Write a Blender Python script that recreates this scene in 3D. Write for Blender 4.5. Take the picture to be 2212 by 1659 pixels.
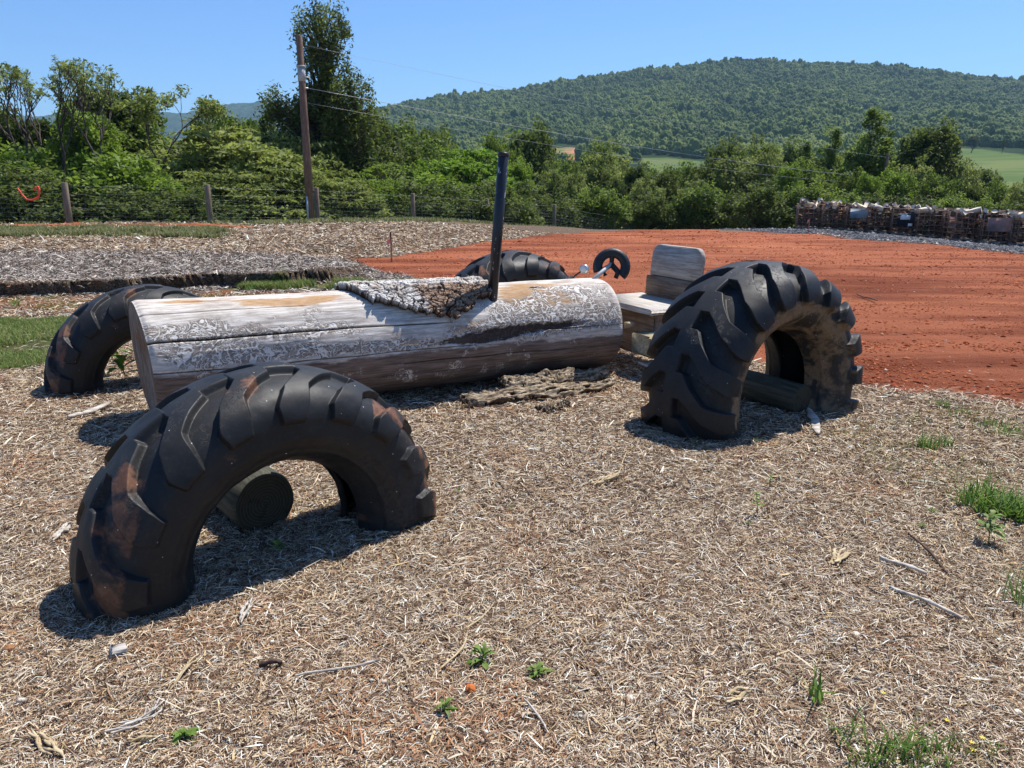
import bpy, math, random
import numpy as np
from mathutils import Vector, Matrix

R = math.radians
for o in list(bpy.data.objects): bpy.data.objects.remove(o)
scene = bpy.context.scene
COL = scene.collection

# ------------------------------------------------------------------ camera, sky, sun
HC = 1.55; PITCH = R(14.8); F = 1664.0; CX, CY = 1106.0, 829.5
cam_d = bpy.data.cameras.new('camera'); cam = bpy.data.objects.new('camera', cam_d); COL.objects.link(cam)
cam_d.sensor_width = 36; cam_d.lens = 36 * 1664 / 2212; cam_d.clip_start = .05; cam_d.clip_end = 20000
cam.location = (0, 0, HC); cam.rotation_euler = (R(90) - PITCH, 0, 0)
scene.camera = cam
SUN_EL = R(62); SUN_DIR = Vector((.68 * math.cos(SUN_EL), .733 * math.cos(SUN_EL), math.sin(SUN_EL))).normalized()
w = bpy.data.worlds.new('World'); scene.world = w; w.use_nodes = True
nt = w.node_tree; bg = nt.nodes['Background']
sky = nt.nodes.new('ShaderNodeTexSky'); sky.sky_type = 'NISHITA'; sky.sun_disc = False
sky.sun_elevation = SUN_EL; sky.sun_rotation = math.atan2(SUN_DIR.x, SUN_DIR.y)
sky.altitude = 100; sky.air_density = 1.0; sky.dust_density = .35; sky.ozone_density = 3.0
tint = nt.nodes.new('ShaderNodeMixRGB'); tint.blend_type = 'MULTIPLY'; tint.inputs[0].default_value = 1; tint.inputs[2].default_value = (.66, .90, 1.22, 1)
nt.links.new(sky.outputs[0], tint.inputs[1]); nt.links.new(tint.outputs[0], bg.inputs[0]); bg.inputs[1].default_value = .10
sun_d = bpy.data.lights.new('sun', 'SUN'); sun_d.energy = 5.0; sun_d.angle = R(.53); sun_d.color = (1, .955, .89)
sun = bpy.data.objects.new('sun', sun_d); COL.objects.link(sun)
sun.rotation_euler = SUN_DIR.to_track_quat('Z', 'Y').to_euler()
scene.view_settings.view_transform = 'Standard'; scene.view_settings.look = 'None'
scene.view_settings.exposure = 0.38; scene.view_settings.gamma = 1
scene.render.engine = 'CYCLES'
scene.cycles.volume_bounces = 0; scene.cycles.max_bounces = 6; scene.cycles.transparent_max_bounces = 8

rng = np.random.default_rng(7); random.seed(7)

# ------------------------------------------------------------------ numpy noise
def _h(ix, iy, iz, s):
    n = (ix * 374761393 + iy * 668265263 + iz * 2147483647 + s * 1274126177) & 0xffffffff
    n = ((n ^ (n >> 13)) * 1274126177) & 0xffffffff
    n = ((n ^ (n >> 16)) * 2246822519) & 0xffffffff
    return ((n ^ (n >> 15)) & 0xffffff) / float(0xffffff)
def vn(x, y, z=0, s=0):
    x, y, z = np.broadcast_arrays(np.asarray(x, float), np.asarray(y, float), np.asarray(z, float))
    ix, iy, iz = (np.floor(q).astype(np.int64) for q in (x, y, z))
    fx, fy, fz = x - ix, y - iy, z - iz
    fx, fy, fz = (q * q * (3 - 2 * q) for q in (fx, fy, fz))
    r = 0
    for a in (0, 1):
        for b in (0, 1):
            for c in (0, 1):
                r = r + _h(ix + a, iy + b, iz + c, s) * (fx if a else 1 - fx) * (fy if b else 1 - fy) * (fz if c else 1 - fz)
    return r * 2 - 1
def fbm(x, y, z=0, s=0, o=4):
    r = 0; a = 1.; t = 0
    for i in range(o):
        r = r + a * vn(np.asarray(x) * 2 ** i, np.asarray(y) * 2 ** i, np.asarray(z) * 2 ** i, s + i * 17); t += a; a *= .5
    return r / t
def worley(x, y, s=0):
    ix, iy = np.floor(x).astype(np.int64), np.floor(y).astype(np.int64)
    d1 = np.full(x.shape, 9.); d2 = np.full(x.shape, 9.); cid = np.zeros(x.shape)
    for a in (-1, 0, 1):
        for b in (-1, 0, 1):
            px_ = ix + a + _h(ix + a, iy + b, 0 * ix, s); py_ = iy + b + _h(ix + a, iy + b, 0 * ix + 5, s)
            d = np.hypot(x - px_, y - py_); hh = _h(ix + a, iy + b, 0 * ix + 9, s)
            new = d < d1
            d2 = np.where(new, d1, np.minimum(d2, d)); cid = np.where(new, hh, cid); d1 = np.where(new, d, d1)
    return d1, d2, cid
def sm(t): t = np.clip(t, 0, 1); return t * t * (3 - 2 * t)
def sdpoly(x, y, P):                                     # + inside, metres from the outline
    d = np.full(np.shape(x), 1e9); ins = np.zeros(np.shape(x), bool); n = len(P)
    for i in range(n):
        (ax, ay), (bx, by) = P[i], P[(i + 1) % n]
        t = np.clip(((x - ax) * (bx - ax) + (y - ay) * (by - ay)) / ((bx - ax) ** 2 + (by - ay) ** 2), 0, 1)
        d = np.minimum(d, np.hypot(x - ax - t * (bx - ax), y - ay - t * (by - ay)))
        if ay != by:
            c = ((ay > y) != (by > y)) & (x < (bx - ax) * (y - ay) / (by - ay) + ax); ins ^= c
    return np.where(ins, d, -d)

# ------------------------------------------------------------------ the lie of the land
RAISED = [(-60, 9), (-8, 11.7), (-6.4, 12.1), (-5, 12.8), (-3.9, 13.0), (-3, 13.8), (-2.2, 14.4), (-3.2, 16.2), (-4.6, 17.9), (-3.2, 19.3), (-1, 25), (1.4, 29.5), (4, 32), (5, 70), (-60, 70)]
RED = [(-4.5, 17.9), (-3.3, 16.4), (-2.2, 15.0), (-1.5, 13.6), (.4, 10.2), (1.6, 8.2), (2.6, 6.25), (3.3, 5.85), (3.9, 5.45), (5.4, 4.6), (60, -8), (60, 30), (18.5, 28.0), (16, 29.6), (13.4, 31.3), (11.2, 32.2), (9.5, 33.6), (4.2, 32), (1.6, 29.5), (-.8, 25), (-2.9, 19.3)]
GRAVEL = [(9.0, 33.5), (11.2, 32.2), (13.4, 31.3), (16, 29.6), (18.5, 28.0), (60, 10), (60, 45), (13, 37.5), (9.5, 35.5)]
FX = [-60, -19.5, -15, -10.4, -7.5, -4.3, -1.2, 2.4, 6.2, 10.3, 30, 80]
FY = [25, 25, 25, 26, 28.7, 32.4, 36.5, 42, 47, 52, 66, 90]
FZ = [.2, .2, .19, .11, -.05, -.29, -.58, -.95, -1.66, -2.3, -5, -8]
def slope_v(v):                                           # z/y of the sight line at row v
    a = (v - CY) / F; return -(math.sin(PITCH) + a * math.cos(PITCH)) / (math.cos(PITCH) - a * math.sin(PITCH))
AZ_U = np.array([-300, 200, 500, 700, 800, 870, 960, 1100, 1200, 1350, 1450, 1560, 1640, 1720, 1800, 1900, 2000, 2100, 2212, 2500, 3000])
AZ_V = np.array([395, 390, 360, 290, 243, 225, 210, 199, 181, 158, 149, 134, 130, 139, 141, 144, 154, 168, 178, 215, 300])
RID_AZ = (AZ_U - CX) / F / (math.cos(PITCH) - (AZ_V - CY) / F * math.sin(PITCH))
RID_S = np.array([slope_v(v + 5) for v in AZ_V])
FOOT_S = np.interp(RID_AZ, [-.7, -.2, 0, .1, .25, .5, .7], [slope_v(v) for v in (395, 385, 365, 358, 352, 338, 325)])
def edge_wob(x, y): return .22 * fbm(x * .8, y * .8, 0, 11) + .16 * fbm(x * 2.6, y * 2.6, 0, 12) + .025 * fbm(x * 7, y * 7, 0, 13, 2)
def lip(x, y):                                            # the cut front of the mulch bed overhangs a little
    x = np.asarray(x, float); y = np.asarray(y, float); d = sdpoly(x, y, RAISED) + edge_wob(x, y) + .05
    ov = np.exp(-((d - .04) / .22) ** 2) * (d > .022) * sm((15.4 - y) / 1.0) * (y > 8) * sm((-2.9 - x) / .5)
    return -.27 * ov * (.6 + .5 * fbm(x * 1.7, y, 0, 14)), .03 * ov
def gz(x, y):
    x = np.asarray(x, float); y = np.asarray(y, float)
    base = -.0145 * np.clip(y - 1, 0, 31) - .075 * np.clip(x - 13.2, 0, 30) * sm((y - 12) / 14) - .01 * np.clip(x - 4, 0, 9) * sm((y - 4) / 8) * (1 - sm((y - 16) / 12))
    base = base + .012 * fbm(x * .9, y * .9, 0, 3) + .006 * fbm(x * 5, y * 5, 0, 5, 3)
    wob = edge_wob(x, y)
    d = sdpoly(x, y, RAISED)
    zf = np.interp(x, [-60, -15, -10, -6, -4, 0, 4], [.2, .2, .22, .14, .04, -.22, -.42])
    top = .03 + (zf - .03) * sm((y - 14) / 10) + .03 * fbm(x * .7, y * .7, 0, 21) + .02 * fbm(x * 3, y * 3, 0, 22)
    front = sm((16.2 - y) / 1.5)
    wd = .045 * front + 1.1 * (1 - front) + .9 * sm((x + 3.3) / 1.0)
    k = sm((d + wob * (.6 + .4 * front) + .05) / wd)
    z = base + (np.maximum(top, base) - base) * k
    z = z + .1 * np.exp(-((y - 24 - .3 * fbm(x * .6, 3, 0, 31)) / .7) ** 2) * sm((-8 - x) / 2) * (.6 + .6 * fbm(x * 2.5, y * 2.5, 0, 33))
    yf = np.interp(x, FX, FY); zff = np.interp(x, FX, FZ)
    y0 = np.minimum(32, yf - 1.5)
    t = sm((y - y0) / np.maximum(yf - y0, 1)); z = z * (1 - t) + zff * t
    z = np.where(y > yf, zff - .27 * (y - yf), z)
    z = np.where(y > yf, np.maximum(z, -13), z)
    return z
def hz(x, y):                                             # valley floor, foot slopes and the mountain
    az = x / np.maximum(y, 1)
    az2 = az + .02 * fbm(x / 260, y / 260, 0, 41)
    rs = np.interp(az, RID_AZ, RID_S); fs = np.interp(az, RID_AZ, FOOT_S)
    t = np.clip((y - 620) / 980, 0, 1)
    spur = .05 * np.sin(az2 * 34 + 1.5) * np.sin(np.pi * t) + .09 * fbm(x / 190, y / 420, 0, 43, 4) * np.sin(np.pi * t) ** .7
    s = fs + (rs - fs) * (t ** .85 + spur)
    z = HC + s * y
    z = np.where(y > 1600, HC + rs * 1600 - .35 * (y - 1600), z)
    t2 = sm((y - 150) / 470); zl = -13 * (1 - t2) + (HC + fs * 620) * t2
    return np.where(y < 620, zl, z)

RAY = {}
def ray(u, v):
    a = (v - CY) / F
    return np.array([(u - CX) / F, math.cos(PITCH) - a * math.sin(PITCH), -(math.sin(PITCH) + a * math.cos(PITCH))])
def at(u, v):                                             # where a sight line meets the ground
    r = ray(u, v); t = 1.
    lo = 1.
    ts = np.exp(np.linspace(math.log(1.2), math.log(140), 1500))
    P = r[None] * ts[:, None]; g = gz(P[:, 0], P[:, 1]); k = np.argmax(P[:, 2] + HC < g)
    a_, b_ = ts[max(k - 1, 0)], ts[k]
    for _ in range(20):
        m = (a_ + b_) / 2; p = r * m
        if p[2] + HC < gz(p[0], p[1]): b_ = m
        else: a_ = m
    p = r * b_; return Vector((p[0], p[1], float(gz(p[0], p[1]))))
def atd(u, v, Y):                                         # the point of a sight line that lies Y metres ahead
    r = ray(u, v); r = r * (Y / r[1]); return Vector((r[0], r[1], r[2] + HC))

fb_ = [tuple(at(u, v).xy) for u, v in ((1560, 500), (1640, 501), (1700, 504), (1776, 506), (1830, 516), (1925, 522), (2035, 529), (2120, 540), (2212, 549))]
RED = RED[:10] + [(60, -8), (60, 16)] + fb_[::-1] + [(8.2, 35), (4.2, 32)] + RED[18:]
GRAVEL = fb_[1:] + [(60, 12), (60, 45), (13, 41), (9.0, 39)]
# ------------------------------------------------------------------ object helpers
def tag(o, label=None, cat=None, group=None, kind=None):
    if label: o['label'] = label
    if cat: o['category'] = cat
    if group: o['group'] = group
    if kind: o['kind'] = kind
    return o
def empty(name, loc=(0, 0, 0), rz=0.):
    o = bpy.data.objects.new(name, None); COL.objects.link(o); o.location = loc; o.rotation_euler = (0, 0, rz); o.empty_display_size = .2
    return o
def mesh_np(name, V, Fc, mat, parent=None, smooth=False, attrs=None, link=True, mi=None):
    me = bpy.data.meshes.new(name); V = np.asarray(V, np.float32)
    if isinstance(Fc, (list, tuple)): groups = [np.asarray(f, np.int32) for f in Fc if len(f)]
    else: groups = [np.asarray(Fc, np.int32)]
    if not groups or not sum(len(g) for g in groups): groups = [np.zeros((0, 3), np.int32)]
    tot = np.concatenate([np.full(len(g), g.shape[1], np.int32) for g in groups]); li = np.concatenate([g.ravel() for g in groups])
    me.vertices.add(len(V)); me.vertices.foreach_set('co', V.ravel())
    me.loops.add(len(li)); me.loops.foreach_set('vertex_index', li)
    if len(tot):
        me.polygons.add(len(tot)); st = np.concatenate([[0], np.cumsum(tot)[:-1]]).astype(np.int32)
        me.polygons.foreach_set('loop_start', st)
        try: me.polygons.foreach_set('loop_total', tot)
        except Exception: pass
    if smooth: me.polygons.foreach_set('use_smooth', np.ones(len(tot), bool))
    mats = mat if isinstance(mat, list) else [mat]
    for m in mats: me.materials.append(m)
    if mi is not None: me.polygons.foreach_set('material_index', np.asarray(mi, np.int32))
    for k, a in (attrs or {}).items():
        a = np.asarray(a, np.float32)
        if a.ndim == 1: at_ = me.attributes.new(k, 'FLOAT', 'POINT'); at_.data.foreach_set('value', a)
        elif a.shape[1] == 3: at_ = me.attributes.new(k, 'FLOAT_VECTOR', 'POINT'); at_.data.foreach_set('vector', a.ravel())
        else: at_ = me.attributes.new(k, 'FLOAT_COLOR', 'POINT'); at_.data.foreach_set('color', a.ravel())
    me.update(calc_edges=True); me.validate()
    o = bpy.data.objects.new(name, me)
    if link: COL.objects.link(o)
    if parent: o.parent = parent
    return o
def copy_tree(o, parent=None):
    c = o.copy(); COL.objects.link(c); c.parent = parent
    for ch in o.children: copy_tree(ch, c)
    return c
def setloc(o, parent):                                    # child keeps world-space vertices under a moved empty
    o.location = -Vector(parent.location)

class MB:
    def __init__(s): s.v = []; s.q = []; s.t = []; s.n = 0; s.a = []
    def add(s, V, Q=(), T=(), a=0.):
        V = np.asarray(V, float)
        if len(Q): s.q.append(np.asarray(Q) + s.n)
        if len(T): s.t.append(np.asarray(T) + s.n)
        s.v.append(V); s.n += len(V); s.a.append(np.full(len(V), a, float) if np.isscalar(a) else a)
    def box(s, c, size, M=None, a=0., bev=0.):
        h = np.array(size) / 2.
        if bev <= 0:
            P = np.array([[x, y, z] for x in (-1, 1) for y in (-1, 1) for z in (-1, 1)]) * h
            Q = [[0, 1, 3, 2], [4, 6, 7, 5], [0, 4, 5, 1], [2, 3, 7, 6], [0, 2, 6, 4], [1, 5, 7, 3]]
            T = []
        else:
            P = []
            for x in (-1, 1):
                for y in (-1, 1):
                    for z in (-1, 1):
                        P += [[x * h[0], y * (h[1] - bev), z * (h[2] - bev)], [x * (h[0] - bev), y * h[1], z * (h[2] - bev)], [x * (h[0] - bev), y * (h[1] - bev), z * h[2]]]
            P = np.array(P)
            def I(x, y, z, k): return ((x * 4) + y * 2 + z) * 3 + k
            Q = [[I(x, 0, 0, 0), I(x, 1, 0, 0), I(x, 1, 1, 0), I(x, 0, 1, 0)] for x in (0, 1)] + [[I(0, y, 0, 1), I(1, y, 0, 1), I(1, y, 1, 1), I(0, y, 1, 1)] for y in (0, 1)] + [[I(0, 0, z, 2), I(1, 0, z, 2), I(1, 1, z, 2), I(0, 1, z, 2)] for z in (0, 1)]
            for x in (0, 1):
                for y in (0, 1): Q.append([I(x, y, 0, 0), I(x, y, 1, 0), I(x, y, 1, 1), I(x, y, 0, 1)])
                for z in (0, 1): Q.append([I(x, 0, z, 0), I(x, 1, z, 0), I(x, 1, z, 2), I(x, 0, z, 2)])
            for y in (0, 1):
                for z in (0, 1): Q.append([I(0, y, z, 1), I(1, y, z, 1), I(1, y, z, 2), I(0, y, z, 2)])
            T = [[I(x, y, z, 0), I(x, y, z, 1), I(x, y, z, 2)] for x in (0, 1) for y in (0, 1) for z in (0, 1)]
        if M is not None: P = P @ np.asarray(M).T
        s.add(P + np.asarray(c), Q, T, a)
    def tube(s, pts, rad, n=6, a=0., cap=True):
        pts = np.asarray(pts, float); m = len(pts); rad = np.broadcast_to(rad, (m,))
        tan = np.gradient(pts, axis=0) if m > 1 else None
        tan = tan / (np.linalg.norm(tan, axis=1)[:, None] + 1e-9)
        ref = np.array([0, 0, 1.]) if abs(tan[:, 2]).mean() < .8 else np.array([1., 0, 0])
        e1 = np.cross(tan, ref); e1 /= np.linalg.norm(e1, axis=1)[:, None] + 1e-9; e2 = np.cross(tan, e1)
        th = np.arange(n) * 2 * np.pi / n
        P = pts[:, None] + rad[:, None, None] * (np.cos(th)[None, :, None] * e1[:, None] + np.sin(th)[None, :, None] * e2[:, None])
        P = P.reshape(-1, 3); i = np.arange(m - 1)[:, None] * n; j = np.arange(n)[None]; k = (j + 1) % n
        Q = np.stack([i + j, i + k, i + n + k, i + n + j], -1).reshape(-1, 4)
        T = []
        if cap:
            P = np.vstack([P, pts[:1], pts[-1:]]); c0 = m * n; c1 = c0 + 1
            T = [[c0, (q + 1) % n, q] for q in range(n)] + [[c1, (m - 1) * n + q, (m - 1) * n + (q + 1) % n] for q in range(n)]
        s.add(P, Q, T, a)
    def build(s, name, mat, parent=None, smooth=False, attr='v', link=True):
        V = np.vstack(s.v); fs = []
        if s.q: fs.append(np.vstack(s.q))
        if s.t: fs.append(np.vstack(s.t))
        return mesh_np(name, V, fs, mat, parent, smooth, {attr: np.concatenate(s.a)}, link)
def gridfaces(nu, nv, wrap=False):
    i = np.arange(nu - 1)[:, None]; j = np.arange(nv if wrap else nv - 1)[None]; k = (j + 1) % nv
    return np.stack([i * nv + j, (i + 1) * nv + j, (i + 1) * nv + k, i * nv + k], -1).reshape(-1, 4)

# ------------------------------------------------------------------ materials
class NT:
    def __init__(s, name):
        s.m = bpy.data.materials.new(name); s.m.use_nodes = True; s.t = s.m.node_tree; s.p = s.t.nodes['Principled BSDF']; s.out = s.t.nodes['Material Output']
    def n(s, typ, **k):
        nd = s.t.nodes.new('ShaderNode' + typ)
        for a, b in k.items(): setattr(nd, a, b)
        return nd
    def L(s, a, b): s.t.links.new(a, b)
    def set(s, nd, i, v):
        if hasattr(v, 'is_output') or hasattr(v, 'links'): s.L(v, nd.inputs[i])
        else: nd.inputs[i].default_value = v
    def math(s, op, a, b=0., c=None, clamp=False):
        nd = s.n('Math', operation=op, use_clamp=clamp); s.set(nd, 0, a); s.set(nd, 1, b)
        if c is not None: s.set(nd, 2, c)
        return nd.outputs[0]
    def mix(s, f, a, b, bt='MIX'):
        nd = s.n('MixRGB', blend_type=bt); s.set(nd, 0, f); s.set(nd, 1, c4(a)); s.set(nd, 2, c4(b)); return nd.outputs[0]
    def noise(s, vec, sc, det=4, rough=.55, dist=0.):
        nd = s.n('TexNoise'); nd.inputs['Scale'].default_value = sc; nd.inputs['Detail'].default_value = det; nd.inputs['Roughness'].default_value = rough; nd.inputs['Distortion'].default_value = dist
        if vec is not None: s.L(vec, nd.inputs['Vector'])
        return nd.outputs[0]
    def voro(s, vec, sc, feat='F1', rnd=1.):
        nd = s.n('TexVoronoi', feature=feat); nd.inputs['Scale'].default_value = sc; nd.inputs['Randomness'].default_value = rnd
        if vec is not None: s.L(vec, nd.inputs['Vector'])
        return nd
    def ramp(s, f, lo, hi, a=0., b=1.):
        nd = s.n('MapRange', interpolation_type='SMOOTHSTEP'); s.set(nd, 0, f); nd.inputs[1].default_value = lo; nd.inputs[2].default_value = hi; nd.inputs[3].default_value = a; nd.inputs[4].default_value = b; return nd.outputs[0]
    def coord(s, k='Object', scale=None):
        o = s.n('TexCoord').outputs[k]
        return s.scaled(o, scale) if scale else o
    def scaled(s, o, scale):
        mp = s.n('Mapping'); mp.inputs['Scale'].default_value = scale; s.L(o, mp.inputs[0]); return mp.outputs[0]
    def attr(s, name): return s.n('Attribute', attribute_name=name)
    def bump(s, h, st=.5, d=.01, prev=None):
        b = s.n('Bump'); b.inputs['Strength'].default_value = st; b.inputs['Distance'].default_value = d; s.L(h, b.inputs['Height'])
        if prev: s.L(prev, b.inputs['Normal'])
        return b.outputs[0]
    def fin(s, col, rough=.8, nrm=None, spec=.3, metal=0.):
        s.set(s.p, 'Base Color', c4(col)); s.set(s.p, 'Roughness', rough); s.p.inputs['Specular IOR Level'].default_value = spec; s.set(s.p, 'Metallic', metal)
        if nrm: s.L(nrm, s.p.inputs['Normal'])
        return s.m
def c4(c): return (*c, 1.) if isinstance(c, tuple) and len(c) == 3 else c

def mat_ground():
    m = NT('ground_soil'); P = m.coord('Object')
    A = m.attr('mask'); sep = m.n('SeparateColor'); m.L(A.outputs['Color'], sep.inputs[0]); alpha = A.outputs['Alpha']
    n1 = m.noise(P, 3, 5); n2 = m.noise(P, 40, 4, .65); n3 = m.noise(P, .6, 3); n5 = m.noise(P, 160, 3, .6)
    mul = m.mix(m.ramp(n2, .35, .7), (.07, .045, .029), (.33, .25, .175))
    mul = m.mix(m.ramp(m.noise(P, 2.2, 4), .5, .68, 0, .5), mul, (.21, .10, .05))
    gr = m.mix(m.ramp(n1, .35, .65), (.05, .085, .02), (.16, .17, .06)); gr = m.mix(m.ramp(n2, .4, .75, 0, .75), gr, (.25, .18, .10))
    st = m.noise(m.scaled(P, (.22, 1.0, 1)), 1.1, 6, .6)
    red = m.mix(m.ramp(st, .36, .60), (.25, .070, .031), (.48, .158, .075))
    red = m.mix(m.ramp(m.noise(m.scaled(P, (.3, 1, 1)), .5, 5, .6), .56, .70, 0, .8), red, (.62, .23, .10))
    red = m.mix(m.ramp(m.noise(m.scaled(P, (.35, 1.8, 1)), 3.2, 6, .75),   .54, .70, 0, .6), red, (.14, .04, .018))
    red = m.mix(m.ramp(n2, .58, .78, 0, .5), red, (.17, .045, .018))
    grav = m.mix(m.ramp(m.noise(P, 22, 3, .7), .35, .7), (.045, .046, .05), (.24, .24, .25))
    def edge(mask, k=.35): return m.ramp(m.math('ADD', mask, m.math('MULTIPLY', m.math('SUBTRACT', m.noise(P, 2.6, 6, .65), .5), k * 2)), .42, .58)
    c = m.mix(edge(sep.outputs[1]), mul, gr); c = m.mix(edge(sep.outputs[0], .25), c, red); c = m.mix(edge(alpha, .2), c, grav)
    c = m.mix(edge(sep.outputs[2], .3), c, (.30, .13, .06))
    h = m.math('ADD', m.math('MULTIPLY', n2, .6), m.math('MULTIPLY', m.noise(m.scaled(P, (.6, 1.5, 1)), 9, 5, .7), 1.2)); b = m.bump(h, 1.0, .06)
    b = m.bump(n5, .5, .006, b)
    return m.fin(c, .95, b, .1)
def mat_attr_col(name, rough=.85, bump=0., spec=.2, attr='col', trans=0.):
    m = NT(name); A = m.attr(attr); n = None
    if bump: n = m.bump(m.noise(m.coord('Object'), 60, 4, .65), bump, .004)
    mm = m.fin(A.outputs['Color'], rough, n, spec)
    if trans:
        t = m.n('BsdfTranslucent'); m.L(A.outputs['Color'], t.inputs[0]); x = m.n('MixShader'); x.inputs[0].default_value = trans
        m.L(m.p.outputs[0], x.inputs[1]); m.L(t.outputs[0], x.inputs[2]); m.L(x.outputs[0], m.out.inputs[0])
    return mm
def mat_leaf(name, a, b, trans=.35, hue=None):
    m = NT(name); v = m.attr('v').outputs['Fac']
    oi = m.n('ObjectInfo').outputs['Random']
    f = m.math('ADD', m.math('MULTIPLY', v, .8), m.math('MULTIPLY', oi, .2))
    c = m.mix(f, a, b)
    m.fin(c, .6, None, .25)
    t = m.n('BsdfTranslucent'); m.L(m.mix(.5, c, m.mix(1, c, (1.0, 1.1, .35), 'MULTIPLY')), t.inputs[0]); x = m.n('MixShader'); x.inputs[0].default_value = trans
    m.L(m.p.outputs[0], x.inputs[1]); m.L(t.outputs[0], x.inputs[2]); m.L(x.outputs[0], m.out.inputs[0])
    return m.m
def mat_bark(name, a, b, sc=(8, 8, 1.5)):
    m = NT(name); P = m.coord('Object', sc); n = m.noise(P, 2.5, 5, .65)
    return m.fin(m.mix(m.ramp(n, .35, .68), a, b), .9, m.bump(n, .7, .02), .1)
def mat_rubber(name, mud=(.20, .115, .06), amt=.5, seed=0.):
    m = NT(name); P = m.coord('Object'); A = m.attr('mask'); sep = m.n('SeparateColor'); m.L(A.outputs['Color'], sep.inputs[0])
    n1 = m.noise(P, 7, 6, .65, .3); n2 = m.noise(P, 60, 4, .6); n3 = m.noise(P, 2.5, 4)
    c = m.mix(m.ramp(n3, .35, .7), (.010, .010, .010), (.024, .0235, .023))
    c = m.mix(m.ramp(n2, .5, .8, 0, .3), c, (.06, .056, .052))
    # dried mud: R = where it clings
    f = m.ramp(m.math('ADD', m.math('MULTIPLY', m.math('SUBTRACT', n1, .5), 1.7), sep.outputs[0]), .45, .72, 0, amt)
    c = m.mix(f, c, m.mix(m.ramp(n2, .3, .7), mud, tuple(q * 1.5 for q in mud)))
    sp = m.voro(P, 16); c = m.mix(m.math('LESS_THAN', sp.outputs['Distance'], .045), c, (.5, .48, .44))
    cr = m.noise(m.scaled(P, (1, 1, 1)), 14, 7, .75); crk = m.ramp(m.math('ABSOLUTE', m.math('SUBTRACT', cr, .5)), 0, .012, 1, 0)
    crk = m.math('MULTIPLY', crk, m.ramp(n3, .5, .62))
    b = m.bump(n2, .3, .002); b = m.bump(m.math('MULTIPLY', crk, -1), .6, .005, b); b = m.bump(n1, .15, .006, b)
    return m.fin(c, m.math('ADD', m.math('MULTIPLY', n1, .3), .40), b, .36)
def mat_log():
    m = NT('bleached_log'); P = m.attr('luv').outputs['Vector']; A = m.attr('mask'); sep = m.n('SeparateColor'); m.L(A.outputs['Color'], sep.inputs[0]); alpha = A.outputs['Alpha']
    grain = m.noise(m.scaled(P, (1.3, 16, 1)), 3, 6, .65); fine = m.noise(m.scaled(P, (5, 70, 1)), 2.2, 4, .7); blot = m.noise(P, 5, 5, .6)
    c = m.mix(m.ramp(grain, .32, .66), (.42, .36, .30), (.78, .72, .64)); c = m.mix(m.ramp(fine, .52, .7, 0, .55), c, (.24, .20, .17))
    c = m.mix(m.ramp(m.noise(m.scaled(P, (1, 2.2, 1)), 3.0, 6, .7), .46, .66, 0, .75), c, (.33, .275, .23))
    rot = m.ramp(m.math('ADD', m.math('MULTIPLY', m.math('SUBTRACT', m.noise(m.scaled(P, (1, 3.2, 1)), 3.2, 6, .65), .5), 2.0), sep.outputs[0]), .42, .75, 0, .9)
    c = m.mix(rot, c, m.mix(m.ramp(fine, .35, .65), (.30, .155, .06), (.55, .34, .17)))
    shade_brn = m.ramp(m.math('ADD', m.math('MULTIPLY', m.math('SUBTRACT', m.noise(m.scaled(P, (1, 2.5, 1)), 4, 6, .7), .5), 1.7), alpha), .4, .75, 0, .85)
    c = m.mix(shade_brn, c, m.mix(m.ramp(grain, .35, .65), (.070, .043, .033), (.165, .108, .088)))  # underside shade put into the wood colour as dark brown
    # beetle galleries: looping pale lines on a browner ground
    w1 = m.noise(P, 9, 1.5, .5, 1.8); w2 = m.noise(m.scaled(P, (1, 1, 1)), 14, 1, .5, 2.4)
    l1 = m.ramp(m.math('ABSOLUTE', m.math('SUBTRACT', w1, .5)), .02, .05, 1, 0); l2 = m.ramp(m.math('ABSOLUTE', m.math('SUBTRACT', w2, .52)), .02, .055, 1, 0)
    lines = m.math('MAXIMUM', l1, l2)
    e1 = m.ramp(m.math('ABSOLUTE', m.math('SUBTRACT', m.math('ABSOLUTE', m.math('SUBTRACT', w1, .5)), .075)), .0, .03, 1, 0)
    gal = m.ramp(m.math('ADD', m.math('MULTIPLY', m.math('SUBTRACT', m.noise(P, 5, 5, .7), .5), 2.3), sep.outputs[2]), .40, .66)
    c = m.mix(m.math('MULTIPLY', gal, .72), c, (.25, .195, .155))
    c = m.mix(m.math('MULTIPLY', gal, m.math('MULTIPLY', lines, .85)), c, (.84, .79, .71))
    c = m.mix(m.math('MULTIPLY', gal, m.math('MULTIPLY', e1, .55)), c, (.11, .08, .06))
    drk = m.ramp(m.math('ADD', m.math('MULTIPLY', m.math('SUBTRACT', m.noise(m.scaled(P, (1, 2.6, 1)), 8, 6, .75), .5), 1.8), sep.outputs[1]), .5, .72, 0, .93)
    c = m.mix(drk, c, (.045, .028, .02))
    c = m.mix(m.attr('crack').outputs['Fac'], c, (.035, .024, .018))
    b = m.bump(fine, .5, .004); b = m.bump(m.math('MULTIPLY', m.math('MULTIPLY', lines, gal), -1), .8, .006, b); b = m.bump(blot, .4, .012, b); b = m.bump(drk, .5, -.012, b)
    return m.fin(c, .85, b, .15)
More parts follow.
